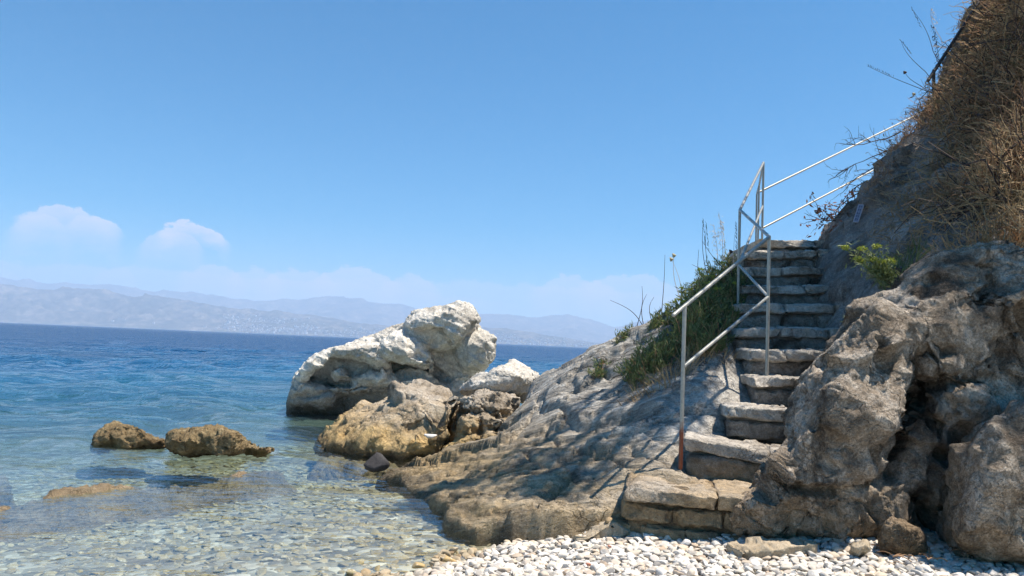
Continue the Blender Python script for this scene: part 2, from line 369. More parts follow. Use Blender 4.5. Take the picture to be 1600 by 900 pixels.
v1 = t.n('TexVoronoi', {'Vector': t.n('VectorMath', {0: p, 1: t.n('VectorMath', {0: t.n('TexNoise', {'Vector': p, 'Scale': 6.0}).outputs[1], 'Scale': .1}, operation='SCALE').outputs[0]}, operation='ADD').outputs[0], 'Scale': 13.0})
vs = t.n('SeparateColor', {0: v1.outputs['Color']}).outputs[0]
c = t.ramp(vs, [(0, (.10, .095, .075)), (.35, (.22, .205, .16)), (.7, (.33, .32, .27)), (1, (.55, .54, .48))])
s = t.math('ADD', t.math('MULTIPLY', t.n('SeparateXYZ', {0: p}).outputs[0], -.815), t.math('MULTIPLY', t.n('SeparateXYZ', {0: p}).outputs[1], .58))
s = t.math('ADD', s, -2.786); s2 = t.math('ADD', s, t.math('MULTIPLY', t.math('SUBTRACT', t.noise(p, .9, 4, .6), .5), 3.0))
c = t.mix(t.rng(t.noise(p, .55, 5, .65, .5), .47, .6, 0, .7), c, (.16, .125, .085))     # weed
c = t.mix(t.rng(s2, 4.5, 9, 0, .75), c, (.20, .18, .13))
c = t.mix(t.rng(s, -.05, -.5), c, (.50, .48, .43))
mk('ground', gp, gridfaces(*gx.shape), t.surf(c, .85, t.math('SUBTRACT', 1, v1.outputs[0]), .8, .03, .2), kind='structure', base=(0, 0, 0))
# ------------------------------------------------------------------ water
rad = np.concatenate([np.geomspace(1.6, 60, 760), np.geomspace(62, 8000, 70)])
gx, gy = polar(rad, -62, 62, 520); wp = np.stack([gx, gy, gx*0], -1).reshape(-1, 3); x, y = wp[:, 0], wp[:, 1]
s = shore(x, y); dist = np.hypot(x, y)
z = np.zeros(len(wp)); wr = np.random.default_rng(3)
mod = .55+.6*fbm(np.stack([x*.22, y*.22, x*0], 1), 2, 1)
wx = x+.25*vnoise(np.stack([x*.8, y*.8, x*0], 1), 0); wy = y+.25*vnoise(np.stack([x*.8, y*.8, x*0+4], 1), 3)
for k in range(34):
    lam = .16*(1.105**k)*wr.uniform(.9, 1.1); a = wr.normal(-2.0, .55)
    kk = 2*np.pi/lam; ph = kk*(wx*math.cos(a)+wy*math.sin(a))+wr.uniform(0, 6.28)
    sh = np.sin(ph); z += lam*.0095*(sh+.25*np.sin(2*ph+.6))*np.clip(1.4-lam*dist*0/9, 0, 1)*np.clip(1.3-dist*.014/lam, 0, 1)
wp[:, 2] = z*mod*np.clip(.16+s*.13, .16, 1)
t = NT('sea_water'); g = t.n('NewGeometry'); p = g.outputs['Position']; sp = t.n('SeparateXYZ', {0: p})
s = t.math('ADD', t.math('ADD', t.math('MULTIPLY', sp.outputs[0], -.815), t.math('MULTIPLY', sp.outputs[1], .58)), -2.786)
px_ = t.axes(p, ((1, 0, 0), (0, 1, 0), (0, 0, 1)), (.6, 1.0, 1.0))
big = t.noise(t.axes(p, ((1, 0, 0), (0, 1, 0), (0, 0, 1)), (.05, .12, .1)), 1.0, 4, .55, .4)
dn = t.math('ADD', s, t.math('MULTIPLY', t.math('SUBTRACT', big, .5), 10))
op = t.rng(t.math('ADD', s, t.math('MULTIPLY', t.math('SUBTRACT', big, .5), 4)), 3.5, 16, .02, 1)
ld = t.math('LOGARITHM', t.math('MAXIMUM', dn, 1.0), 10.0)
body = t.ramp(t.math('DIVIDE', ld, 3.0), [(.0, (.22, .23, .17)), (.2, (.11, .17, .16)), (.33, (.022, .105, .145)), (.44, (.008, .070, .155)), (.56, (.004, .052, .15)), (.9, (.002, .040, .13))])
tint = t.mix(t.rng(s, 0, 9), (.97, .975, .91), (.55, .76, .72))
bm_ = t.math('ADD', t.math('MULTIPLY', t.noise(px_, 1.1, 3, .5), 1.6), t.math('ADD', t.math('MULTIPLY', t.noise(px_, 4.5, 4, .55, .3), .55), t.math('MULTIPLY', t.noise(px_, 16, 3, .6), .16)))
far = t.math('MULTIPLY', t.noise(t.axes(p, ((1, 0, 0), (0, 1, 0), (0, 0, 1)), (.08, .16, .1)), 1.0, 6, .65), 3.0)
bn = t.n('Bump', {'Strength': t.rng(s, 0, 7, .38, 1), 'Distance': .11, 'Height': bm_}).outputs[0]
bn = t.n('Bump', {'Strength': t.rng(s, 4, 30, 0, 1), 'Distance': 1.5, 'Height': far, 'Normal': bn}).outputs[0]
tb = t.n('BsdfTransparent', {0: tint}); db = t.n('BsdfDiffuse', {'Color': body, 'Normal': bn}); gl = t.n('BsdfGlossy', {'Color': (1, 1, 1, 1), 'Roughness': .05, 'Normal': bn})
m1 = t.n('MixShader', {0: op, 1: tb.outputs[0], 2: db.outputs[0]})
fr = t.n('Fresnel', {'IOR': 1.33, 'Normal': bn}); fc = t.math('MINIMUM', t.math('MULTIPLY', fr.outputs[0], t.rng(s, 0, 10, .26, .72)), .46)
m2 = t.n('MixShader', {0: fc, 1: m1.outputs[0], 2: gl.outputs[0]}); t.t.links.new(m2.outputs[0], t.out.inputs[0])
mk('sea_water', wp, gridfaces(*gx.shape), t.m, kind='structure', base=(0, 0, 0))
# ------------------------------------------------------------------ far shore
def range_mesh(name, prof, D0, D1, mat, rough, n=520, seed=0):
    prof = np.array(prof, float); px = np.linspace(prof[0, 0], prof[-1, 0], n)
    py = np.interp(px, prof[:, 0], prof[:, 1])
    ridge = np.array([P(a, b, D1) for a, b in zip(px, py)]); m = 46
    V = np.zeros((m, n, 3)); u = np.concatenate([np.linspace(0, 1, m-8), np.linspace(1.05, 1.5, 8)])
    for j, uu in enumerate(u):
        dd = D0+(D1-D0)*uu; V[j, :, 0] = ridge[:, 0]/D1*dd; V[j, :, 1] = dd
        V[j, :, 2] = ridge[:, 2]*(uu**.85 if uu <= 1 else 1-(uu-1)*1.6)
    V = V.reshape(-1, 3); hz = np.tile(ridge[:, 2], m); q = V*np.array([1, 1, 0])/(D1*.055)
    e = np.repeat(np.clip(np.minimum(u*3, 1), 0, 1)*np.where(u > .97, .35, 1), n)
    V[:, 2] += hz*rough*e*(-np.abs(fbm(q+seed, 5, 1, .55))*1.0+.25+.25*fbm(q*.4+seed, 3, 2))-1.0*(np.repeat(u, n) == 0)
    return mk(name, V, gridfaces(m, n), mat, kind='structure', base=(0, D0, 0))
t = NT('scrub_hillside'); p = t.pos()
n1 = t.noise(p, .006, 6, .7); n2 = t.noise(p, .03, 5, .75)
c = t.ramp(t.math('ADD', t.math('MULTIPLY', n1, .5), t.math('MULTIPLY', n2, .5)), [(.38, (.018, .028, .02)), (.5, (.07, .068, .055)), (.62, (.20, .17, .135))])
hm = t.surf(c, .95)
range_mesh('hills', [(-260, 462), (-120, 446), (0, 447), (40, 448), (100, 449), (150, 452), (200, 456), (240, 462), (300, 469), (350, 476), (400, 482), (450, 486), (480, 489), (520, 495), (570, 505), (620, 511), (680, 515), (740, 512), (790, 512), (830, 519), (880, 527), (930, 535), (980, 538), (1100, 540), (1400, 548)], 3500, 4300, hm, .34)
range_mesh('mountains', [(-260, 440), (-100, 426), (0, 431), (60, 437), (110, 442), (160, 443), (205, 449), (270, 456), (330, 457), (400, 466), (470, 467), (510, 463), (550, 464), (600, 471), (650, 480), (700, 488), (790, 489), (840, 497), (885, 492), (920, 500), (960, 512), (1000, 500), (1100, 480), (1300, 500), (1500, 545)], 5600, 7000, hm, .25, seed=4)
hv = []
bx, bf = box(-.5, .5, -.5, .5, 0, 1)
def hz_at(px, frac):
    prof = np.array([(350, 476), (400, 482), (480, 489), (570, 505), (680, 515), (760, 512), (790, 512), (830, 519), (900, 530), (960, 538)], float)
    return np.interp(px, prof[:, 0], prof[:, 1])
for k in range(1000):
    px = rng.choice([rng.normal(500, 75), rng.uniform(350, 950), rng.normal(820, 60), rng.normal(430, 40)]); 
    if px < 340 or px > 1000: continue
    u = min(.02+abs(rng.normal(0, .28)), .8); dd = 3500+800*u
    top = P(px, hz_at(px, 0), 4300); z = top[2]*u**.85*.9
    sz = np.array([rng.uniform(4, 13), 8, rng.uniform(3, 10)])
    hv.append((bx*sz+np.array([top[0]/4300*dd, dd-22, max(z-3, 0)+2]), bf))
for px, py, ww in ((188, 500, 22), (194, 500.5, 12), (176, 503, 10), (240, 506, 8), (320, 512, 12)):
    hv.append((bx*np.array([ww, 8, 9])+np.array([*P(px, py, 3560)]), bf))
tt_ = NT('town_render'); gi = tt_.n('NewGeometry').outputs['Random Per Island']
mk('town', *merge(*hv), tt_.surf(tt_.ramp(gi, [(0, (.30, .26, .22)), (.5, (.5, .47, .43)), (1, (.75, .74, .72))]), .8), smooth=False, kind='stuff')
# motor yacht on the strait
def boat():
    b = P(386, 520.0, 1500); b[2] = 0; o = empty('boat', b, 'tiny white motor boat far out on the blue strait below the town', 'boat')
    u = np.linspace(0, 1, 9); hull = []
    for x_ in u:
        wd = 1.3*(1-x_**3); hull.append([[x_*7-3.5, -wd, 1.1+.5*x_], [x_*7-3.5, -wd*.7, -.2], [x_*7-3.5, wd*.7, -.2], [x_*7-3.5, wd, 1.1+.5*x_]])
    hull = np.array(hull)+b; mw = NT('white_gelcoat').surf((.85, .85, .83), .3)
    mk('hull', hull.reshape(-1, 3), gridfaces(9, 4), mw, o); v, f = box(-1.8, .8, -.9, .9, 1.1, 2.3); v[[1, 3, 5, 7], 0] *= .75
    mk('cabin', v+b, f, mw, o, False)
boat()
# ------------------------------------------------------------------ stairs layout (left/right tread edges, px py d)
ST = [((975, 755, 4.78), (1190, 779, 4.62)), ((1069, 682, 5.28), (1226, 706, 5.12)), ((1132, 632, 5.68), (1262, 643, 5.58)), ((1176, 588, 6.08), (1285, 590, 6.05)),
      ((1170, 546, 6.46), (1308, 545, 6.46)), ((1150, 511, 6.84), (1310, 511, 6.84)), ((1142, 475, 7.2), (1300, 474, 7.2)), ((1155, 446, 7.55), (1300, 444, 7.55)),
      ((1158, 418, 7.9), (1300, 416, 7.9)), ((1165, 392, 8.25), (1298, 390, 8.25)), ((1184, 374, 8.6), (1300, 374, 8.6))]
STW = [(P(*a), P(*b)) for a, b in ST]
# ------------------------------------------------------------------ bedrock slab (terrain beside the stairs)
sp_ = [(600, 735, 7.3), (640, 745, 7.0), (655, 775, 6.2), (690, 800, 5.45), (738, 822, 4.95), (800, 810, 4.9), (880, 800, 4.88), (975, 798, 4.9), (700, 700, 7.45), (770, 690, 7.6), (810, 640, 8.4), (835, 600, 8.8), (880, 575, 8.6), (930, 545, 8.35), (985, 519, 7.9), (1040, 492, 7.5), (1090, 452, 7.7), (1130, 415, 8.0), (1160, 395, 8.4),
       (900, 640, 7.0), (900, 720, 5.9), (850, 770, 5.35), (930, 780, 5.1), (800, 740, 5.95), (760, 760, 5.8), (960, 600, 7.2), (1010, 650, 6.15), (1050, 560, 6.9), (1000, 720, 5.4), (1045, 745, 5.05), (1100, 600, 6.15), (1120, 545, 6.75), (1100, 500, 7.15), (1060, 660, 5.75), (980, 665, 6.3), (1120, 470, 7.5), (1140, 440, 7.8)]
cp = [P(*q) for q in sp_]
for a, b in STW:
    cp.append(a+np.array([.1, .12, -.26])); cp.append(b+np.array([0, .12, -.26]))
for q in ((810, 640, 8.4), (835, 600, 8.8), (880, 575, 8.6), (930, 545, 8.35), (985, 519, 7.9), (1040, 492, 7.5), (1090, 452, 7.7), (1130, 415, 8.0), (1160, 395, 8.4)):
    b = P(*q); cp.append(b+np.array([.12, .45, -.25])); cp.append(b+np.array([.3, 1.4, -1.1]))
for q in ((3.6, 10, 2.45), (4.6, 11, 2.7), (3.2, 11.2, 1.9)): cp.append(np.array(q))
cp = np.array(cp); slab_f = tps(cp[:, :2], cp[:, 2], 2e-3)
edge = np.array([P(*q)[:2] for q in [(598, 722, 7.8), (590, 735, 7.3), (628, 752, 6.9), (650, 785, 6.05), (690, 808, 5.4), (738, 828, 4.93), (800, 816, 4.86), (880, 806, 4.85), (975, 800, 4.9), (1100, 800, 4.85), (1300, 800, 4.9), (1500, 700, 6.0)]]+[(5.5, 8), (5.5, 12), (-.2, 12), (-.3, 9.6), (-.15, 8.9)])
sxs = np.linspace(-1.8, 3.6, 560); sys_ = np.concatenate([np.linspace(4.6, 7.5, 300), np.linspace(7.515, 11.5, 160)])
X, Y = np.meshgrid(sxs, sys_, indexing='ij'); Z = slab_f(X, Y); Q = np.stack([X.ravel(), Y.ravel()], 1); q3 = np.stack([X.ravel(), Y.ravel(), Z.ravel()], 1)
RD = P(1040, 492, 7.5)-P(835, 600, 8.8); RD, RA, RB = frame(RD)
def ax(p, k): return np.stack([p @ RD*k[0], p @ RA*k[1], p @ RB*k[2]], 1)
Z = Z.ravel()
flat = sstep(.1, .5, polyline_dist(Q, np.array([a[:2] for a, b in STW]))[0])*.8+.2
Z += flat*(.03*fbm(ax(q3, (.5, 1.2, 1)), 3, 1))
gf = gridfaces(*X.shape); met = lambda v: ax(v, (.32, 1, 1))
T_ = np.stack([Q[:, 0], Q[:, 1], Z], 1)
for sz, kk, sp0 in ((.5, .6, .02), (.2, .6, .04), (.08, .5, .07)):
    T2_ = chisel(T_, gf, sz, kk, 21, met, sp0, .10, .35); T_ = np.stack([Q[:, 0], Q[:, 1], T_[:, 2]+(T2_-T_)[:, 2]*flat*1.15], 1)
Z = np.clip(T_[:, 2], slab_f(Q[:, 0], Q[:, 1])-.10, slab_f(Q[:, 0], Q[:, 1])+.075)+flat*.012*(.3-np.abs(fbm(ax(q3, (2.5, 11, 6)), 4, 3)))
for line, h, wd in (([(842, 655), (880, 700), (960, 712), (1010, 735)], .0, .3), ([(980, 690), (1020, 700), (1064, 740)], .0, .3), ([(1020, 660), (1080, 640), (1130, 655)], .012, .2), ([(700, 720), (800, 712), (900, 740)], .008, .25), ([(820, 800), (870, 770), (900, 745)], -.015, .2), ([(870, 620), (930, 560), (980, 530)], .03, .2), ([(950, 640), (1000, 600)], .02, .2), ([(842, 612), (862, 640), (905, 668), (960, 672), (1005, 645), (1045, 640)], .09, .4), ([(700, 690), (770, 694), (830, 655), (842, 612)], .05, .3), ([(900, 700), (960, 690), (1040, 675), (1062, 690)], .02, .3), ([(760, 780), (850, 770), (940, 735), (1050, 700)], -.008, .3), ([(900, 580), (960, 590), (1010, 560), (1060, 520)], .04, .3), ([(690, 760), (760, 745), (860, 730)], .01, .3), ([(850, 600), (900, 612), (960, 560), (1030, 512)], .03, .25)):
    ln = np.array([hit(a, b, slab_f, 4.5, 10)[:2] for a, b in line]); jit = np.stack([fbm(q3*3.1, 3, 3), fbm(q3*3.1+7, 3, 4)], 1)*.07
    d, sd_, u = polyline_dist(Q+jit, ln); fade = sstep(0, .12, u)*sstep(1, .88, u); sg = d*sd_
    Z += fade*h*np.exp(-(d/wd)**2)*sstep(-.018, .018, sg)-fade*.05*np.exp(-(d/.02)**2)
f1, f2, _, gg = cell(q3*np.array([11, 11, 0]), 2); low = sstep(.55, .1, Z); Z -= low*.022*np.clip(.5-f1, 0, 1)*(gg[:, 0] > .4)
Z += low*.012*fbm(q3*14, 3, 5)
sdv = sdpoly(Q, edge)+.05*fbm(q3*np.array([2.5, 2.5, 0]), 4, 2)+.012*fbm(q3*14, 2, 1)
Z = np.where(sdv > .1, Z, -.3+(Z+.3)*sstep(-.045, .03, sdv))
slabV = np.stack([Q[:, 0], Q[:, 1], Z], 1)
keep = gridfaces(*X.shape); keep = keep[slabV[keep][:, :, 2].max(1) > -.28]
slab_m = rock_mat('slab_limestone', (.10, .095, .09), (.33, .31, .28), (.64, .615, .57), (.29, .205, .095), (.2, .72), (-.03, .09), 1.2, 1.0, .035, streak=(RD, .14), vein=.75, och_amt=.78, cont=.72)
mk('sloping_rock_slab', slabV, keep, slab_m, kind='structure')
def slab_z(x, y):
    """bedrock height with its relief"""
    i = np.clip(np.searchsorted(sxs, np.ravel(x)), 0, len(sxs)-1); j = np.clip(np.searchsorted(sys_, np.ravel(y)), 0, len(sys_)-1)
    return Z.reshape(X.shape)[i, j].reshape(np.shape(x))
# ------------------------------------------------------------------ steep hillside on the right
hp = [(1290, 372, 8.9), (1345, 290, 9.0), (1395, 240, 9.2), (1425, 190, 9.4), (1462, 120, 9.6), (1500, 50, 9.9), (1540, -10, 10.2), (1600, -110, 10.6), (1700, -260, 11), (1272, 470, 7.75), (1270, 420, 8.3), (1303, 540, 6.8), (1345, 500, 6.3), (1330, 430, 7.3), (1400, 420, 6.4), (1380, 330, 7.7), (1450, 300, 7.3), (1450, 400, 6.1), (1520, 390, 5.75), (1600, 375, 5.5), (1600, 250, 6.4), (1520, 250, 7.4), (1600, 100, 7.6), (1520, 100, 8.8), (1600, 0, 8.4), (1700, 300, 5.9), (1700, 0, 7.7), (1800, 200, 6.2), (1900, -200, 8), (1330, 600, 5.6), (1420, 600, 5.2), (1600, 560, 4.95), (1750, 560, 4.7), (1300, 620, 5.7)]
hc = [P(*q) for q in hp]
for q in ((1345, 290, 9.0), (1395, 240, 9.2), (1425, 190, 9.4), (1462, 120, 9.6), (1500, 50, 9.9), (1540, -10, 10.2), (1600, -110, 10.6)):
    b = P(*q); hc.append(b+np.array([.5, .7, .1])); hc.append(b+np.array([.9, 2.0, -.5]))
hc += [np.array(q) for q in ((9, 8, 7.2), (9, 11, 8), (8, 6, 5.2), (8.5, 5, 4.4), (3.7, 9.6, 2.4), (4.3, 10.3, 2.7))]
hc = np.array(hc); hill_f = tps(hc[:, :2], hc[:, 2], 4e-3)
hx = np.linspace(2.35, 9, 420); hy = np.linspace(4.7, 12, 420); X2, Y2 = np.meshgrid(hx, hy, indexing='ij'); Z2 = hill_f(X2, Y2)
hv_ = np.stack([X2, Y2, Z2], -1).reshape(-1, 3); hf = gridfaces(*X2.shape); nn = normals(hv_, hf)
wq = hv_+.2*np.stack([fbm(hv_*1.1, 3, k) for k in range(3)], 1); HD = (.45, .25, .85)
la = wq @ np.array(HD)/np.linalg.norm(HD)*4.5+fbm(hv_*.7, 3, 4)*1.5; fr_ = la-np.floor(la)
fa, ea = facet(wq*np.array([1.1, 1.1, 1.7]), 6); fb, eb = facet(wq*5.2, 2)
dd = .17*fa-.05*np.exp(-(ea/.06)**2)+.03*fb-.012*np.exp(-(eb/.08)**2)+.06*(np.where(fr_ < .8, fr_/.8, (1-fr_)/.2)-.5)+.05*fbm(hv_*3, 4, 2)+.018*fbm(hv_*14, 3, 3)
dd += 0; dd *= sstep(0, .35, np.abs(sdpoly(hv_[:, :2], np.array([a[:2] for a, b in STW]+[b[:2] for a, b in STW[::-1]]))))*.7+.3
hv_ = hv_+nn*dd[:, None]
hv_ = chisel(hv_, hf, .5, .8, 31); hv_ = chisel(hv_, hf, .2, .75, 32, None, .05, .16)
hill_m = rock_mat('hillside_rock', (.085, .075, .07), (.20, .182, .17), (.38, .35, .32), None, wet=None, scale=1.1, bs=.9, bd=.03, vein=.5, patch=((.11, .075, .05), 1.3, .52))
mk('hillside', hv_, hf, hill_m, kind='structure')
def hill_z(x, y): return hill_f(np.asarray(x, float), np.asarray(y, float))
def land_z(x, y): return np.maximum(slab_f(x, y), hill_f(x, y))
# ------------------------------------------------------------------ sea rocks
pale = rock_mat('pale_sea_limestone', (.22, .20, .175), (.53, .50, .45), (.86, .83, .77), (.075, .058, .038), (.2, .6), (.02, .2), 1.0, .9, .03, vein=.6, och_amt=.75)  # dark low band: tidal stain plus the undersides' shade painted into the colour
tan = rock_mat('tan_shore_rock', (.13, .105, .08), (.34, .29, .23), (.58, .53, .46), (.38, .26, .105), (.22, .58), (-.01, .12), 1.3, .9, .025, vein=.55, och_amt=.85)
brown = rock_mat('weedy_reef_rock', (.085, .062, .036), (.24, .175, .095), (.42, .33, .19), (.13, .07, .036), (-.02, .12), (-.2, -.06), 2.2, 1.0, .03, vein=.4, och_amt=.8)
D = 12.0
def zp(*q): return [(400+x/2.812, 440+y/2.812) for x, y in q]
big = [piece(zp((150, 500), (170, 440), (260, 330), (340, 300), (540, 300), (640, 220), (700, 160), (930, 130), (960, 200), (1030, 270), (1000, 400), (900, 470), (600, 520), (160, 560)), D+.95, .35, .9, .92, .75),
       piece(zp((640, 190), (668, 150), (700, 140), (830, 125), (872, 95), (940, 105), (980, 150), (965, 178), (850, 172), (760, 168), (690, 172), (655, 205)), D-.05, .34, .8, .72, .85, (0, 6)),
       piece(zp((645, 205), (700, 190), (800, 195), (880, 250), (872, 290), (760, 255), (665, 235)), D+.12, .22, .5, .8, .9),
       piece(zp((660, 235), (760, 255), (860, 285), (850, 305), (750, 290), (680, 262)), D+.2, .22, .5, .8, .9),
       piece(zp((815, 178), (880, 160), (975, 165), (960, 200), (925, 245), (880, 280), (842, 235)), D-.12, .34, .6, .55, .9, (-4, 4)),
       piece(zp((880, 235), (985, 200), (1030, 230), (1050, 265), (1040, 320), (1005, 380), (975, 410), (905, 395), (865, 330)), D+.2, .42, .7, .55, .85, (4, 4)),
       piece(zp((600, 260), (760, 270), (900, 290), (950, 400), (900, 440), (760, 450), (560, 440), (540, 330)), D+.55, .15, .5, .9, .9),
       piece(zp((535, 285), (560, 255), (600, 230), (625, 208), (690, 235), (740, 265), (788, 345), (782, 388), (735, 360), (690, 325), (610, 300), (560, 322)), D-.1, .42, .7, .66, .85, (-5, 3)),
       piece(zp((158, 445), (175, 415), (205, 380), (260, 318), (330, 288), (352, 312), (285, 352), (240, 420), (200, 455)), D+.05, .38, .8, .6, .85),
       piece(zp((315, 300), (350, 287), (420, 283), (470, 290), (540, 278), (575, 345), (590, 378), (520, 350), (420, 322), (345, 330)), D, .45, .8, .68, .85),
       piece(zp((230, 430), (300, 345), (420, 325), (560, 355), (600, 425), (420, 455), (280, 458)), D+.32, .15, .6, .85, .9),
       piece(zp((330, 402), (345, 382), (372, 375), (412, 396), (402, 430), (350, 436)), D+.02, .25, .4, .5, .9),
       piece(zp((400, 432), (500, 398), (580, 384), (604, 408), (500, 440), (420, 452)), D-.02, .28, .5, .75, .9),
       piece(zp((560, 400), (680, 385), (780, 400), (800, 440), (700, 445), (580, 430)), D+.3, .2, .5, .85, .9),
       piece(zp((270, 475), (420, 450), (600, 425), (800, 440), (810, 465), (600, 458), (420, 482), (290, 505)), D+.12, .34, .6, .85, .9),
       piece(zp((145, 490), (165, 450), (230, 440), (300, 455), (380, 500), (330, 545), (140, 545)), D+.1, .28, .6, .8, .9),
       piece(zp((138, 545), (160, 505), (400, 525), (760, 485), (960, 430), (960, 600), (138, 600)), D+.5, .22, .7, .92, .9)]
rock('sea_rock', big, .017, pale, amp=.035, size=.30, seed=3, crack=.8, fine=.4, rough=.5, strata=((.42, -.1, .90), .12, .022, .9), flat=.6, carve=(([(640, 545), (672, 575), (700, 596), (740, 604)], 10, .14), ([(448, 622), (500, 616), (580, 606), (650, 606), (700, 604)], 7, .12)),
     kw=dict(label='large pale limestone sea stack with folded layers and a jutting head, rising from the water', cat='rock'))
tr = [piece([(492, 690), (520, 662), (558, 640), (600, 622), (655, 611), (708, 606), (713, 640), (702, 680), (690, 722), (640, 735), (560, 722), (495, 712)], 9.0, .55, 1.3, .62, .72, (-5, 22)),
      piece([(640, 640), (700, 625), (715, 655), (690, 690), (640, 672)], 8.75, .30, .6, .6, .9),
      piece([(560, 690), (640, 668), (690, 700), (670, 728), (590, 724), (520, 712)], 8.55, .3, .6, .7, .9)]
rock('shore_boulder', tr, .016, tan, amp=.07, size=.55, seed=9, crack=.9, rough=.35, strata=((-.2, -.3, .93), .21, .015, .8), carve=(([(704, 608), (712, 640), (704, 665), (712, 690)], 6, .16), ([(600, 628), (640, 648), (655, 640)], 4, .08), ([(640, 672), (668, 655), (690, 660), (700, 680)], 8, .14), ([(540, 650), (600, 640), (640, 660), (650, 690)], 4, .06)),
     kw=dict(label='broad tan boulder with grey top sloping into the shallows in front of the sea stack', cat='rock'))
br = [piece([(710, 640), (720, 622), (770, 612), (815, 618), (808, 645), (780, 668), (720, 672)], 8.9, .3, .9, .75, .9),
      piece([(712, 668), (770, 650), (805, 655), (790, 690), (740, 700), (712, 694)], 8.55, .25, .6, .7, .9),
      piece([(690, 695), (740, 672), (800, 680), (770, 712), (690, 735)], 8.2, .2, .6, .7, .9), piece([(720, 655), (745, 640), (765, 655), (750, 676), (722, 678)], 8.45, .18, .4, .7, .9),
      piece([(760, 660), (782, 648), (800, 662), (780, 682), (762, 678)], 8.4, .15, .4, .7, .9)]
rock('broken_rock', br, .014, tan, amp=.07, size=.22, seed=15, crack=1.0, rough=.35, carve=(([(712, 648), (750, 640), (800, 650)], 6, .12), ([(720, 675), (760, 668), (790, 676)], 6, .12), ([(745, 640), (752, 665), (745, 700)], 5, .12), ([(775, 645), (780, 670), (772, 695)], 4, .08)),
     kw=dict(label='cracked blocky brown rock wedged between the tan boulder and the sloping slab', cat='rock'))
wr_ = [piece([(722, 606), (752, 594), (778, 580), (804, 573), (822, 584), (834, 600), (815, 622), (760, 632), (722, 628)], 9.8, .35, .6, .6, .85, (0, -6)),
       piece([(800, 600), (830, 590), (850, 600), (840, 625), (800, 630)], 9.9, .25, .5, .6, .85)]
rock('white_topped_rock', wr_, .018, pale, amp=.07, size=.32, seed=21, crack=.7, rough=.35, kw=dict(label='small pale peaked rock between the sea stack and the sloping slab', cat='rock'))
rock('reef_rock', [piece([(147, 690), (149, 676), (165, 664), (188, 659), (214, 667), (236, 684), (246, 690), (240, 700), (150, 702)], 8.25, .3, .45, .6, .7), piece([(215, 690), (250, 688), (262, 694), (240, 702), (210, 702)], 8.2, .2, .3, .7, .8)], .014, brown, amp=.06, size=.2, seed=30, crack=.5, rough=.5, pits=.05,
     kw=dict(label='low rounded brown rock out in the water, further left of the two', cat='rock'))
rock('reef_rock', [piece([(254, 690), (256, 676), (285, 668), (298, 664), (318, 672), (330, 664), (362, 668), (385, 680), (398, 697), (370, 714), (300, 712), (258, 702)], 7.75, .35, .5, .6, .7), piece([(330, 680), (360, 672), (385, 686), (380, 708), (335, 708)], 7.45, .2, .3, .6, .9), piece([(262, 688), (300, 680), (316, 700), (280, 712), (262, 704)], 7.45, .18, .3, .6, .9), piece([(370, 705), (410, 696), (425, 702), (400, 714)], 7.6, .15, .3, .7, .8)], .014, brown, amp=.065, size=.2, seed=36, crack=.6, rough=.5, pits=.05,
     kw=dict(label='larger craggy brown rock with two humps standing in the shallow water', cat='rock'))
dk = rock_mat('dark_wet_stone', (.03, .03, .033), (.055, .052, .055), (.09, .085, .085), None, wet=None, scale=2, bs=.5)
STONES = []
wst = rock_mat('white_beach_stone', (.5, .48, .45), (.66, .64, .61), (.8, .79, .77), None, wet=None, scale=3, bs=.3, vein=.15)
reef_m = rock_mat('sunken_reef_rock', (.17, .125, .08), (.30, .23, .15), (.44, .35, .24), None, wet=None, scale=2.5, bs=1.0, bd=.03, vein=.3)
def reef(name, line, z, wdt, seed, label):
    pc = []
    for (x0, y0), (x1, y1) in zip(line[:-1], line[1:]):
        a = Pz(x0, y0, z); b = Pz(x1, y1, z); e = b-a; n_ = np.array([-e[1], e[0], 0])/np.linalg.norm(e)
        pts = []
        for q in (a-e*.12, b+e*.12):
            for s_, dz in ((-2.0, -.34), (-1.2, -.14), (-.5, -.01), (.1, .015), (.6, -.01), (1.8, -.3)): pts.append(q+n_*wdt*s_*rng.uniform(.8, 1.2)+np.array([0, 0, dz+rng.uniform(-.02, .012)]))
        pc.append(pts)
    rock(name, pc, .02, reef_m, amp=.05, size=.25, seed=seed, rough=.8, crack=.4, pits=.05, kw=dict(label=label, cat='rock'))
reef('reef_ledge', [(-40, 800), (60, 785), (140, 768), (230, 763), (310, 754), (390, 744), (420, 735)], -.022, .22, 50, 'long low brown ledge awash in front of the two reef rocks')
reef('sunken_rock', [(535, 880), (570, 876), (605, 874)], -.012, .12, 55, 'brown stone lying just under the clear water near the pebbles')
reef('sunken_rock', [(-20, 745), (12, 744)], -.03, .12, 57, 'brown rock barely breaking the water at the left edge of the photo')
reef('sunken_rock', [(500, 712), (560, 716), (620, 722)], -.015, .16, 58, 'reddish shelf awash at the foot of the tan boulder')
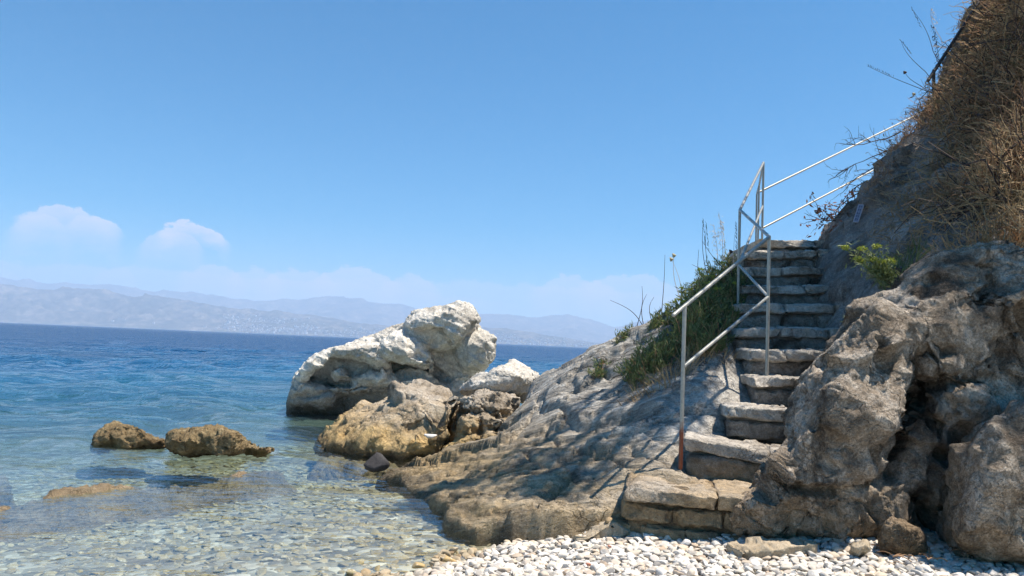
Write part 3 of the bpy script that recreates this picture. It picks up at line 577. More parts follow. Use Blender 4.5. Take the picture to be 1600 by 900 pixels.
# ------------------------------------------------------------------ stone staircase
def block(c, ax_, ay, az_, seed, rnd=.1, rough=.014, nx=26, ny=12, nz=9, taper=0):
    """irregular dressed stone: half axes ax_ ay az_ about centre c"""
    La, Lb, Lc = [np.linalg.norm(v) for v in (ax_, ay, az_)]
    Vs = []; Fs = []; o = 0
    for i, s in ((0, 1), (0, -1), (1, 1), (1, -1), (2, 1), (2, -1)):
        j, k = (i+1) % 3, (i+2) % 3; n = (nx, ny, nz); a, b = np.meshgrid(np.linspace(-1, 1, n[j]), np.linspace(-1, 1, n[k]), indexing='ij')
        p = np.zeros((n[j]*n[k], 3)); p[:, i] = s; p[:, j] = a.ravel(); p[:, k] = b.ravel(); f = gridfaces(n[j], n[k])
        if s < 0: f = f[:, ::-1]
        Vs.append(p); Fs.append(f+o); o += len(p)
    p = np.concatenate(Vs); f = np.concatenate(Fs)
    key = np.round(p*1000).astype(int); _, idx, inv = np.unique(key, axis=0, return_index=True, return_inverse=True); p = p[idx]; f = inv.ravel()[f]
    L = np.array([La, Lb, Lc]); r = rnd*L.min()*2
    q = p*L; inner = np.clip(q, -(L-r), L-r); dl = q-inner; nl = np.linalg.norm(dl, axis=1, keepdims=True)
    q = inner+dl/np.maximum(nl, 1e-9)*np.minimum(nl, r); rs = np.random.default_rng(seed)
    sk = rs.normal(0, .045, (3, 3)); np.fill_diagonal(sk, 0); qn = q/L
    q = q+np.stack([qn[:, 1]*qn[:, 2]*sk[0, 1]*L[0]+qn[:, 1]*sk[0, 0]*L[1], qn[:, 0]*qn[:, 2]*sk[1, 2]*L[1]*2+qn[:, 0]*sk[1, 0]*L[1]*1.5, qn[:, 0]*sk[2, 0]*L[2]*2.2], 1)
    u = np.array([ax_/La, ay/Lb, az_/Lc]); V = c+q @ u; eg = (np.sort(np.abs(qn), 1)[:, 1] > .82)[:, None]
    h, e = facet(V*7+seed*.37, seed % 7); n = normals(V, f)
    return V+n*(rough*(1.5*h+.6*fbm(V*6+seed, 3, 2)+.8*(.3-np.abs(fbm(V*16+seed, 4, 3)))))[:, None]-eg*n*rough*1.6*sstep(.0, .5, fbm(V*11+seed, 3, 4))[:, None], f
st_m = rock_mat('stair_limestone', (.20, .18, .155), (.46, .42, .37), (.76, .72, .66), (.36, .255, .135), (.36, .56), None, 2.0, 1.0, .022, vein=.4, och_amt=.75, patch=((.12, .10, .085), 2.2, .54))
st_d = rock_mat('shaded_stair_limestone', (.10, .088, .075), (.26, .23, .20), (.50, .46, .41), (.36, .255, .135), (.36, .56), None, 2.2, 1.0, .025, vein=.4, och_amt=.75, patch=((.07, .058, .05), 2.2, .5))  # darker copy of the tread limestone, with the risers' shade in its colour
mort = rock_mat('stair_mortar', (.10, .09, .08), (.19, .175, .155), (.30, .28, .25), (.22, .15, .08), (.35, .55), None, 3.0, .9, .02, vein=.2)
stair = empty('stone_staircase', (1.6, 5.6, .1), 'rough stone staircase of uneven slabs climbing between the sloping rock and the brown boulder', 'staircase')
def stone_row(parent, name, A, B, h, dep, back, seed, n=None, mat=None, proud=0.0, tilt=0):
    """stones laid from A to B (top front edge), h high, dep deep"""
    rs = np.random.default_rng(seed); e = B-A; Lg = np.linalg.norm(e); n = n or max(2, int(round(Lg/rs.uniform(.34, .55))))
    cut = np.concatenate([[0], np.sort(np.linspace(0, 1, n+1)[1:-1]+rs.uniform(-.22, .22, n-1)/n), [1]]); u = e/Lg
    for k in range(n):
        a, b = cut[k]*Lg+.004, cut[k+1]*Lg-.004; hh = h*rs.uniform(.9, 1.0); dp = dep*rs.uniform(.9, 1.08)
        c = A+u*(a+b)/2+back*(dp/2-proud+rs.uniform(-.016, .016))-np.array([0, 0, hh/2+rs.uniform(0, .008)])
        V, f = block(c, u*(b-a)/2, back*dp/2, np.array([0, 0, hh/2]), seed*13+k, rs.uniform(.10, .2), rs.uniform(.008, .014))
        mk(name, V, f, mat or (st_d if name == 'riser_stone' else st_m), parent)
for i, (A, B) in enumerate(STW):
    e = B-A; e2 = e*np.array([1, 1, 0]); back = np.array([-e2[1], e2[0], 0]); back /= np.linalg.norm(back); u = e/np.linalg.norm(e)
    B = B+u*(.28 if i else .2); gap = .62 if i == 0 else .46
    if i == len(STW)-1: gap = 1.2
    base_z = (ground_z(*A[:2])+.02 if i == 0 else STW[i-1][0][2]-.03)
    th = .095 if i else .10; rise = A[2]-base_z
    # mortar core of the step
    core_c = (A+B)/2+back*(gap/2+.05)-np.array([0, 0, rise/2+.02])
    V, f = block(core_c, u*(np.linalg.norm(B-A)/2-.03), back*(gap/2), np.array([0, 0, rise/2-.0]), 300+i, .08, .008)
    stp = mk('step', V, f, mort, stair)
    stone_row(stp, 'tread_slab', A, B, th, gap+.06, back, 40+i, n=(2 if i in (0, 1, 2) else None), proud=.022)
    if i == 0:
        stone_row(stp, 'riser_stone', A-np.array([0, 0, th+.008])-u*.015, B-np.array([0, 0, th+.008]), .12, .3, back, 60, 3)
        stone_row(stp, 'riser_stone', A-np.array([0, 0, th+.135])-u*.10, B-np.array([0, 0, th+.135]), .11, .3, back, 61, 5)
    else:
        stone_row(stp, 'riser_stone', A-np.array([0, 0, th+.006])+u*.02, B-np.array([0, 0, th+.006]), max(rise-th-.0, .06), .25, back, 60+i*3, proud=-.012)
# ------------------------------------------------------------------ railing
def paint(name, rust=False):
    t = NT(name); p = t.pos(); n = t.noise(p, 40, 4, .6); c = t.mix(t.rng(n, .45, .7), (.34, .34, .31), (.25, .26, .26))
    if rust:
        z = t.math('ADD', t.n('SeparateXYZ', {0: p}).outputs[2], t.math('MULTIPLY', t.math('SUBTRACT', t.noise(p, 30, 4, .7), .5), .12))
        c = t.mix(t.rng(z, .79, .70), c, t.mix(n, (.10, .028, .016), (.26, .075, .035)))
    else:
        c = t.mix(t.rng(t.noise(p, 25, 5, .7), .62, .68, 0, .8), c, (.25, .13, .08))
    return t.surf(c, .42, n, .1, .002, .5, .25)
def tube(name, a, b, r, mat, parent, ball=True):
    a = np.array(a); b = np.array(b); k = 9; e = (b-a)/np.linalg.norm(b-a)
    ts = np.concatenate([[-r*.95, -r*.75, -r*.35], np.linspace(0, np.linalg.norm(b-a), k), np.linalg.norm(b-a)+np.array([r*.35, r*.75, r*.95])])
    rr = r*np.concatenate([[.15, .65, .94], np.ones(k), [.94, .65, .15]])
    pth = a+ts[:, None]*e; V, f = tubes(pth[None], rr[None], 12)
    return mk(name, V, f, mat, parent)
RAILM = paint('worn_pale_paint'); RUSTM = paint('rusty_foot_paint', True)
ra = P(1063.5, 719, 5.2); rail = empty('stair_railing', ra, 'pale painted metal tube railing zigzagging up the stone stairs to the path above', 'railing')
def top_of(px, py, d): return P(px, py, d)
A0, A1 = ra, P(1068, 478, 5.2); Aj = A0+(A1-A0)*.60
B1 = P(1202, 370, 6.25); B0 = np.array([B1[0], B1[1], P(1203, 582, 6.25)[2]]); A1 = np.array([A0[0], A0[1], A1[2]]); Aj = A0+(A1-A0)*.60; Bj = np.array([B1[0], B1[1], P(1202, 464, 6.25)[2]])
C1 = P(1156, 328, 7.4); C0 = np.array([C1[0], C1[1], P(1153, 500, 7.4)[2]]); Cj = np.array([C1[0], C1[1], P(1156, 414, 7.4)[2]])
D1 = P(1193, 254, 9.2); D0 = np.array([D1[0], D1[1], 2.35]); Dj = np.array([D1[0], D1[1], P(1192, 322, 9.2)[2]])
E1 = P(1186, 290, 11.2); E0 = np.array([E1[0], E1[1], 2.3]); E2 = P(1182.5, 303, 11.9); E20 = np.array([E2[0], E2[1], 2.3])
r = .0138
o = tube('post', A0-np.array([0, 0, .05]), A1, r, RUSTM, rail); o['label'] = 'lowest post with rust red foot'
for a, b in ((B0-np.array([0, 0, .06]), B1), (C0-np.array([0, 0, .1]), C1), (D0, D1), (E0, E1), (E20, E2)): tube('post', a, b, r, RAILM, rail)
ext = A1-(B1-A1)/np.linalg.norm(B1-A1)*.165
for a, b in ((ext, B1), (B1, C1), (C1, D1), (D1, E1), (E1, E2)): tube('top_rail', a, b, r, RAILM, rail)
for a, b in ((Aj, Bj), (Bj, Cj), (Cj, Dj)): tube('middle_rail', a, b, r*.92, RAILM, rail)
G1 = P(1436, 178, 13.5); G2 = P(1376, 260, 12.8)
Es = P(1184, 301, 11.4); tube('top_rail', Es, G1, r*1.15, RAILM, rail); tube('middle_rail', P(1192, 356, 11.3), G2, r*1.1, RAILM, rail)
darkm = NT('dark_rail_paint').surf((.055, .055, .062), .5, spec=.4, metal=.3)
hr = empty('hilltop_rail', P(1456, 118, 10.6), 'thin dark handrail climbing steeply along the skyline above the dry brush', 'railing')
tube('handrail', P(1450, 126, 8.9), P(1541, -14, 9.2), .02, darkm, hr); pq = P(1459, 110, 8.92)
tube('post', pq-np.array([0, 0, .45]), pq, .018, darkm, hr)
# ------------------------------------------------------------------ boulders on the beach
bold = rock_mat('brown_limestone', (.085, .064, .046), (.30, .245, .19), (.64, .565, .48), (.36, .235, .115), (.05, .55), None, 1.6, 1.0, .04, vein=.45, cont=.85, patch=((.085, .066, .05), 2.6, .52), och_amt=.6)
bp = [piece([(1195, 800), (1188, 770), (1210, 720), (1238, 660), (1262, 600), (1285, 560), (1330, 535), (1385, 545), (1420, 600), (1412, 690), (1350, 770), (1270, 800)], 4.76, .36, .8, .55, .85, (8, 20)),
      piece([(1262, 600), (1300, 545), (1350, 500), (1395, 495), (1440, 520), (1446, 560), (1400, 600), (1320, 610)], 4.9, .34, .7, .5, .85, (12, 14)),
      piece([(1345, 530), (1370, 500), (1410, 490), (1445, 515), (1442, 590), (1400, 600), (1360, 575)], 4.72, .2, .5, .65, .9),
      piece([(1142, 840), (1146, 806), (1178, 778), (1230, 768), (1262, 790), (1262, 840), (1200, 852)], 4.6, .08, .5, .85, .95),
      piece([(1222, 845), (1228, 790), (1300, 768), (1345, 790), (1340, 850)], 4.62, .08, .6, .85, .95),
      piece([(1320, 830), (1310, 790), (1380, 760), (1440, 770), (1445, 840), (1380, 852)], 4.65, .08, .7, .85, .95),
      piece([(1330, 770), (1400, 700), (1440, 640), (1470, 700), (1450, 790), (1380, 800)], 4.75, .2, .8, .6, .9),
      piece([(1385, 520), (1405, 460), (1432, 405), (1490, 398), (1540, 388), (1640, 380), (1660, 520), (1600, 620), (1480, 640), (1440, 580)], 5.15, .36, 1.1, .62, .85, (0, 20)),
      piece([(1440, 480), (1490, 450), (1550, 470), (1555, 560), (1490, 600), (1440, 560)], 4.85, .2, .6, .65, .9),
      piece([(1540, 440), (1600, 400), (1700, 430), (1700, 600), (1590, 600)], 4.9, .25, .7, .65, .9),
      piece([(1420, 840), (1410, 700), (1450, 590), (1560, 560), (1680, 580), (1700, 850)], 4.95, .3, 1.0, .75, .9),
      piece([(1450, 700), (1500, 620), (1570, 610), (1580, 700), (1500, 740)], 4.75, .2, .6, .7, .9)]
rock('brown_boulder', bp, .012, bold, amp=.05, size=.40, seed=61, crack=1.0, rough=.30, pits=.024, flat=.92, fine=.55, warp=.12, tilt=.22, carve=(([(1452, 530), (1445, 570), (1432, 640), (1412, 700), (1400, 760)], 13, .22), ([(1180, 790), (1240, 762), (1300, 772), (1400, 750)], 9, .13), ([(1440, 548), (1470, 545), (1500, 552)], 9, .16), ([(1280, 640), (1300, 680), (1285, 720), (1320, 740)], 10, .08), ([(1385, 520), (1372, 560), (1390, 580)], 8, .10), ([(1230, 840), (1228, 800), (1240, 775)], 5, .08), ([(1345, 790), (1352, 820), (1345, 850)], 5, .08), ([(1540, 400), (1560, 440), (1530, 470), (1500, 480)], 10, .12), ([(1590, 470), (1620, 540)], 12, .12), ([(1440, 770), (1455, 820), (1450, 860)], 14, .2), ([(1480, 600), (1540, 590), (1600, 600)], 8, .1)),
     kw=dict(label='huge rugged brown limestone boulder between the staircase and the hillside', cat='boulder'))
rock('brown_boulder', [piece([(1464, 800), (1478, 750), (1502, 700), (1530, 668), (1572, 640), (1650, 628), (1740, 660), (1740, 880), (1640, 905), (1500, 885), (1470, 860)], 4.3, .26, .5, .62, .85, (4, 0)), piece([(1500, 760), (1560, 720), (1620, 760), (1600, 850), (1510, 850)], 4.12, .14, .4, .65, .9)], .015, bold, amp=.05, size=.30, seed=68, crack=1.0, rough=.30, pits=.024, flat=.92, fine=.55, warp=.12, tilt=.22,
     kw=dict(label='rounded pitted brown boulder on the pebbles at the right edge, before the huge one', cat='boulder'))
sl = rock_mat('tan_flat_stone', (.26, .20, .13), (.40, .33, .235), (.55, .48, .38), None, wet=None, scale=3, bs=.5, vein=.3)
rock('beach_stone', [piece([(1371, 858), (1384, 824), (1400, 818), (1428, 830), (1446, 862)], 4.35, .12, .16, .4, .7, (0, -4))], .01, bold, amp=.025, size=.16, seed=71, rough=.3, crack=.4, kw=dict(label='three-cornered brown stone leaning in the gap between the two brown boulders', cat='stone'))
fa_, fb_ = P(1156, 860, 4.3), P(1276, 851, 4.38); u_ = (fb_-fa_)/np.linalg.norm(fb_-fa_); bk = np.array([-u_[1], u_[0], 0]); bk /= np.linalg.norm(bk)
V, f = block((fa_+fb_)/2+bk*.07-np.array([0, 0, .035]), (fb_-fa_)/2, bk*.09, np.array([0, -.008, .045]), 911, .05, .014, 40, 14, 8)
mk('beach_stone', V, f, sl, label='long flat tan slab half sunk in white pebbles before the huge boulder', cat='stone')
rock('beach_stone', [piece([(1334, 866), (1338, 848), (1354, 844), (1360, 862)], 4.25, .05, .1, .6, .8)], .008, sl, amp=.012, size=.1, seed=74, rough=.3, kw=dict(label='small tan block among pebbles left of the three-cornered stone', cat='stone'))
ls = [piece([(893, 844), (905, 831), (940, 822), (975, 820), (980, 844)], 4.84, .05, .2, .8, .9), piece([(884, 840), (902, 830), (930, 834), (940, 846)], 4.74, .04, .1, .7, .9)]
rock('ledge_stone', ls, .010, sl, amp=.03, size=.17, seed=77, rough=.35, crack=.6, kw=dict(label='crumbling tan ledge stone at the foot of the sloping slab left of the first step', cat='stone'))
# ------------------------------------------------------------------ pebble beach
def pebble_mesh(seed):
    rs = np.random.default_rng(seed); bm = bmesh.new(); bmesh.ops.create_icosphere(bm, subdivisions=3, radius=1)
    bm.verts.index_update(); V = np.array([v.co[:] for v in bm.verts]); f = np.array([[v.index for v in q.verts] for q in bm.faces]); bm.free()
    V = V*(1+.20*vnoise(V*1.1+seed*3.3, 1)[:, None]+.10*vnoise(V*2.2+seed*1.3, 2)[:, None])
    for k in range(rs.integers(5, 10)):
        n = rs.normal(size=3); n /= np.linalg.norm(n); d = V @ n; c_ = rs.uniform(.42, .8); V = V-np.maximum(d-c_, 0)[:, None]*n*.96
    V = V*np.array([1, rs.uniform(.62, .95), rs.uniform(.34, .70)]); return V, f
PEB = [pebble_mesh(k) for k in range(16)]
def pmat(name, cols, wetline=None):
    t = NT(name); g = t.n('NewGeometry'); oi = t.n('ObjectInfo'); p = t.n('TexCoord').outputs['Object']; wp_ = g.outputs['Position']
    k = t.math('FRACT', t.math('ADD', g.outputs['Random Per Island'], oi.outputs['Random'])); c = t.ramp(k, [(i/(len(cols)-1), q) for i, q in enumerate(cols)])
    n = t.noise(wp_, 55, 4, .65); c = t.mix(t.rng(n, .42, .68, 0, .35), c, (.40, .36, .31)); c = t.mix(t.rng(t.noise(wp_, 28, 3, .5, 2), .60, .64, 0, .4), c, (.85, .83, .80))
    if wetline is not None:
        sh_ = t.math('ADD', t.math('ADD', t.math('MULTIPLY', t.n('SeparateXYZ', {0: wp_}).outputs[0], -.815), t.math('MULTIPLY', t.n('SeparateXYZ', {0: wp_}).outputs[1], .58)), -2.786)
        c = t.mix(t.rng(t.math('ADD', sh_, t.math('MULTIPLY', t.math('SUBTRACT', t.noise(wp_, 4, 3, .5), .5), .25)), -.10, .03), c, t.mix(1.0, c, (.66, .58, .44), 'MULTIPLY'))
    return t.surf(c, .7, n, .35, .004, .3)
pm = pmat('white_pebble', [(.58, .54, .48), (.68, .65, .60), (.46, .42, .36), (.74, .71, .67), (.54, .45, .34), (.62, .60, .57), (.24, .23, .22), (.64, .58, .49), (.42, .32, .23), (.60, .57, .53), (.44, .41, .38)], 1)
def rotm(n):
    a = rng.uniform(0, 2*np.pi, n); tx = rng.normal(0, .22, n); ty = rng.normal(0, .22, n)
    ca, sa = np.cos(a), np.sin(a); z_ = np.zeros(n); o_ = np.ones(n)
    Rz = np.stack([np.stack([ca, -sa, z_], 1), np.stack([sa, ca, z_], 1), np.stack([z_, z_, o_], 1)], 1)
    Rx = np.stack([np.stack([o_, z_, z_], 1), np.stack([z_, np.cos(tx), -np.sin(tx)], 1), np.stack([z_, np.sin(tx), np.cos(tx)], 1)], 1)
    Ry = np.stack([np.stack([np.cos(ty), z_, np.sin(ty)], 1), np.stack([z_, o_, z_], 1), np.stack([-np.sin(ty), z_, np.cos(ty)], 1)], 1)
    return Rx @ Ry @ Rz
def scatter(n, x0, x1, y0, y1, smin, smax, ok, sep=.55, tries=6):
    """Poisson-like scatter, biggest first"""
    out = np.zeros((0, 3)); s = np.sort(rng.uniform(0, 1, n)**2.2)[::-1]*(smax-smin)+smin
    cellsz = smax*2.2; G = {}
    for r_ in s:
        for _ in range(tries):
            x, y = rng.uniform(x0, x1), rng.uniform(y0, y1)
            if not ok(x, y): continue
            cx, cy = int(x/cellsz), int(y/cellsz); good = True
            for i in (-1, 0, 1):
                for j in (-1, 0, 1):
                    for (a, b, c_) in G.get((cx+i, cy+j), ()):
                        if (a-x)**2+(b-y)**2 < ((c_+r_)*sep)**2: good = False; break
            if good: G.setdefault((cx, cy), []).append((x, y, r_)); break
    return np.array([q for v in G.values() for q in v])
def beach_ok(x, y):
    s = -.815*(x+.38)+.58*(y-4.27)
    return s < .10+.1*math.sin(x*9+y*5) and abs(x) < y*.76
pb = scatter(16000, -1.3, 3.9, 3.4, 5.1, .0075, .037, beach_ok, .60, 8)
jx = np.array([proj((a, b, .1)) for a, b, _ in pb]); vis = (jx[:, 1] < 912) & (jx[:, 0] > -10) & (jx[:, 0] < 1612)
score = np.where(vis, pb[:, 2]/np.hypot(pb[:, 0], pb[:, 1]), 0); top = np.argsort(-score)[:300]; rest = np.setdiff1d(np.arange(len(pb)), top)
def pz(x, y): return float(ground_full(x, y)[0])+.012+.045*min(1, max(0, (y-4.25)/.5))*min(1, max(0, (x+.1)/.6))
PME = []
for V, f in PEB:
    me = newmesh('pebble', V, f); me.materials.append(pm); PME.append(me)
rots = rotm(len(pb))
for i in top:
    x, y, r_ = pb[i]; o = bpy.data.objects.new('pebble', PME[i % 16]); COL.objects.link(o)
    mm = Matrix([list(map(float, q)) for q in rots[i]]).to_4x4(); mm = Matrix.Translation((x, y, pz(x, y)+r_*.30)) @ mm @ Matrix.Diagonal((r_*1.12, r_*1.12, r_*1.12, 1)); o.matrix_world = mm
    meta(o, 'white rounded pebble, one of the many larger ones lying on the beach', 'pebble', 'larger white pebbles on the beach')
parts = []
for k in range(16):
    idx = rest[rest % 16 == k]; V, f = PEB[k]
    if len(V) > 400: pass
    Vi = np.einsum('nij,vj->nvi', rots[idx], V)*pb[idx, 2][:, None, None]*1.1+np.stack([pb[idx, 0], pb[idx, 1], [pz(a, b) for a, b in pb[idx, :2]]+pb[idx, 2]*.28], 1)[:, None]
    parts.append((Vi.reshape(-1, 3), (f[None]+np.arange(len(idx))[:, None, None]*len(V)).reshape(-1, 3)))
V, f = merge(*parts)
mk('pebbles', V, f, pm, kind='stuff')
um = pmat('seabed_stone', [(.20, .16, .08), (.28, .235, .125), (.36, .30, .165), (.25, .195, .09), (.46, .40, .26), (.18, .15, .085), (.32, .265, .14)])
def bed_ok(x, y):
    s = -.815*(x+.38)+.58*(y-4.27); return s > -.05 and s < 6.5 and abs(x) < y*.8 and x < .4 and rng.random() < 1.1-max(0, s-2.5)/4.2
ub = scatter(8000, -6.5, .4, 3.3, 9.5, .012, .052, bed_ok, .64, 5); rots = rotm(len(ub)); parts = []
for k in range(16):
    idx = np.arange(k, len(ub), 16); V, f = PEB[k]; V = V*np.array([1, 1, .62])
    Vi = np.einsum('nij,vj->nvi', rots[idx], V)*ub[idx, 2][:, None, None]+np.stack([ub[idx, 0], ub[idx, 1], [pz(a, b) for a, b in ub[idx, :2]]+ub[idx, 2]*.15-.018], 1)[:, None]
    parts.append((Vi.reshape(-1, 3), (f[None]+np.arange(len(idx))[:, None, None]*len(V)).reshape(-1, 3)))
mk('seabed_stones', *merge(*parts), um, kind='stuff')
red = pmat('brick_red_pebble', [(.42, .11, .05), (.48, .15, .07)])
for px, py, r_, lab in ((919, 886, .022, 'orange brick-red pebble, the lower and larger of two among white pebbles'), (952, 862, .018, 'orange brick-red pebble, the upper of two, near the ledge stone')):
    q = Pz(px, py, .09); V, f = PEB[3]; q[2] = pz(q[0], q[1])+.042; mk('brick_pebble', V*r_+q, f, red, label=lab, cat='pebble')
ym = pmat('yellow_stone', [(.42, .28, .10), (.46, .32, .14)])
q = Pz(652, 885, .02); V, f = PEB[5]; mk('shore_stone', V*.045+q, f, ym, label='rounded yellow-brown stone at the water edge beside white pebbles', cat='stone')
q = Pz(700, 874, .02); V, f = PEB[6]; mk('shore_stone', V*.055+q, f, ym, label='flat yellowish stone at the pebble edge nearer the slab corner', cat='stone')

def boulder_pebble(name, px, py, d, k, sz, mat, lab, yaw):
    V, f = PEB[k]; V = V/np.abs(V).max(0); V = V*(1+.05*fbm(V*3+k, 3, 2))[:, None]*np.array(sz); c_, s_ = math.cos(yaw), math.sin(yaw)
    V = V @ np.array([[c_, s_, 0], [-s_, c_, 0], [0, 0, 1]]); q = P(px, py, d); mk(name, V+q, f, mat, label=lab, cat='stone')
boulder_pebble('dark_stone', 591, 721, 7.5, 9, (.14, .11, .10), dk, 'smooth dark grey stone at the water edge beside the tan boulder', .3)
boulder_pebble('white_stone', 671, 681, 8.02, 4, (.082, .05, .028), wst, 'flat white stone lying on the yellow foot of the tan boulder', .35)
# ------------------------------------------------------------------ plants
green = leaf_mat('shrub_leaf', [(.09, .13, .045), (.14, .19, .065), (.21, .24, .09), (.10, .15, .07), (.26, .27, .12)])
lime = leaf_mat('umbel_yellow_green', [(.28, .33, .04), (.36, .38, .06), (.22, .30, .04), (.40, .40, .10)])
straw = leaf_mat('dry_straw', [(.30, .20, .10), (.42, .31, .17), (.22, .14, .075), (.50, .39, .23), (.34, .22, .12)], .7, .15)
twig = leaf_mat('dead_twig', [(.24, .135, .08), (.38, .23, .13), (.18, .10, .06), (.52, .35, .20), (.32, .16, .085)], .8, .0)
darktwig = leaf_mat('dark_twig', [(.045, .032, .03), (.075, .05, .042), (.03, .025, .025)], .8, 0)
redleaf = leaf_mat('withered_leaf', [(.24, .075, .04), (.32, .13, .06), (.16, .055, .035), (.40, .22, .11)], .7, .2)
oat = leaf_mat('pale_oat', [(.62, .52, .42), (.72, .63, .54), (.50, .42, .33)], .7, .3)
darkseed = leaf_mat('dark_seed', [(.035, .03, .03), (.06, .045, .04)], .7, .1)
def blades(n, base, spread, ln, wd, up=1.0, out=.6, zf=None, bend=.35):
    """n curved leaf blades rooted around base"""
    a = rng.uniform(0, 2*np.pi, n); r_ = np.sqrt(rng.random(n))*spread
    c = np.stack([base[0]+np.cos(a)*r_, base[1]+np.sin(a)*r_, np.zeros(n)], 1); c[:, 2] = (zf(c[:, 0], c[:, 1]) if zf is not None else base[2])-.01
    d = np.stack([np.cos(a)*out*r_/spread, np.sin(a)*out*r_/spread, np.full(n, up)], 1)+rng.normal(0, .28, (n, 3)); L = ln*rng.uniform(.5, 1.15, n)
    return leaves(c, d, rvec(n), L, wd*rng.uniform(.7, 1.3, n))
def shrub(px, py, d, rad, hgt, n, label, group=None, zf=slab_f, mat=green, heads=0):
    b = hit(px, py, zf, d-1.2, d+1.5); o = empty('green_shrub', b, label, 'shrub', group); parts = []
    ns = max(6, n//22); a = rng.uniform(0, 2*np.pi, ns); r_ = np.sqrt(rng.random(ns))*rad; K = 5
    s0 = np.stack([b[0]+np.cos(a)*r_*.8, b[1]+np.sin(a)*r_*.8, np.zeros(ns)], 1); s0[:, 2] = zf(s0[:, 0], s0[:, 1])-.02
    hh = hgt*(1.1-.6*(r_/rad)**2)*rng.uniform(.5, 1.1, ns); tip = s0+np.stack([np.cos(a)*r_*.5, np.sin(a)*r_*.5, hh], 1)+rng.normal(0, .035, (ns, 3))
    u = np.linspace(0, 1, K)[None, :, None]; pth = s0[:, None]*(1-u)+tip[:, None]*u+np.sin(u*np.pi)*rng.normal(0, .03, (ns, 1, 3))
    mk('stem', *tubes(pth, np.linspace(.004, .0018, K)[None]), twig, o)
    k = rng.integers(0, ns, n); tt = rng.uniform(.15, 1.02, n)**.8; c = s0[k]*(1-tt[:, None])+tip[k]*tt[:, None]+rng.normal(0, .012, (n, 3))
    dr = rvec(n)*.75+(tip-s0)[k]/np.linalg.norm((tip-s0)[k], axis=1, keepdims=True)*.7+np.array([0, 0, .25])
    mk('foliage', *leaves(c, dr, rvec(n), rng.uniform(.03, .065, n), rng.uniform(.006, .012, n)), mat, o)
    if heads:
        for q in rng.choice(ns, min(heads, ns), replace=False):
            c = tip[q]+np.array([0, 0, .03])+rng.normal(0, 1, (34, 3))*np.array([.013, .013, .005]); mk('flower_head', *leaves(c, rvec(34)+np.array([0, 0, .8]), rvec(34), .015, .013), lime, o)
    return o
shrub(1012, 590, 6.7, .20, .30, 2300, 'lower green shrub growing from the crack in the sloping slab left of the lowest rail')
shrub(1040, 562, 6.85, .17, .26, 1600, 'green shrub just above the lower one, left of the lowest railing post')
shrub(940, 583, 7.3, .065, .09, 420, 'small isolated green tuft on the bare sloping slab')
for px, py, d, rd, hg, n in ((1078, 528, 6.95, .15, .26, 1300), (1098, 508, 7.1, .16, .28, 1500), (1125, 508, 7.05, .13, .28, 1300), (1104, 482, 7.4, .17, .26, 1600), (1135, 474, 7.45, .14, .28, 1400), (1076, 486, 7.5, .13, .12, 900), (1125, 452, 7.7, .17, .22, 1500), (1145, 432, 7.85, .13, .18, 1100), (1096, 462, 7.7, .14, .14, 1000), (1050, 494, 7.55, .11, .09, 600), (1028, 506, 7.6, .10, .08, 450), (1112, 540, 6.8, .12, .2, 900), (1092, 548, 6.8, .11, .18, 700)):
    shrub(px, py, d, rd, hg, n, 'green leafy shrub in the dense mass between the slab ridge and the stairs', 'shrubs massed left of the stairs', heads=5 if py < 500 else 0)
for px, py, d in ((990, 521, 7.85), (975, 528, 7.95)): shrub(px, py, d, .08, .06, 220, 'low sparse green fringe plant on the sunny slab skyline', 'fringe plants on the slab skyline')
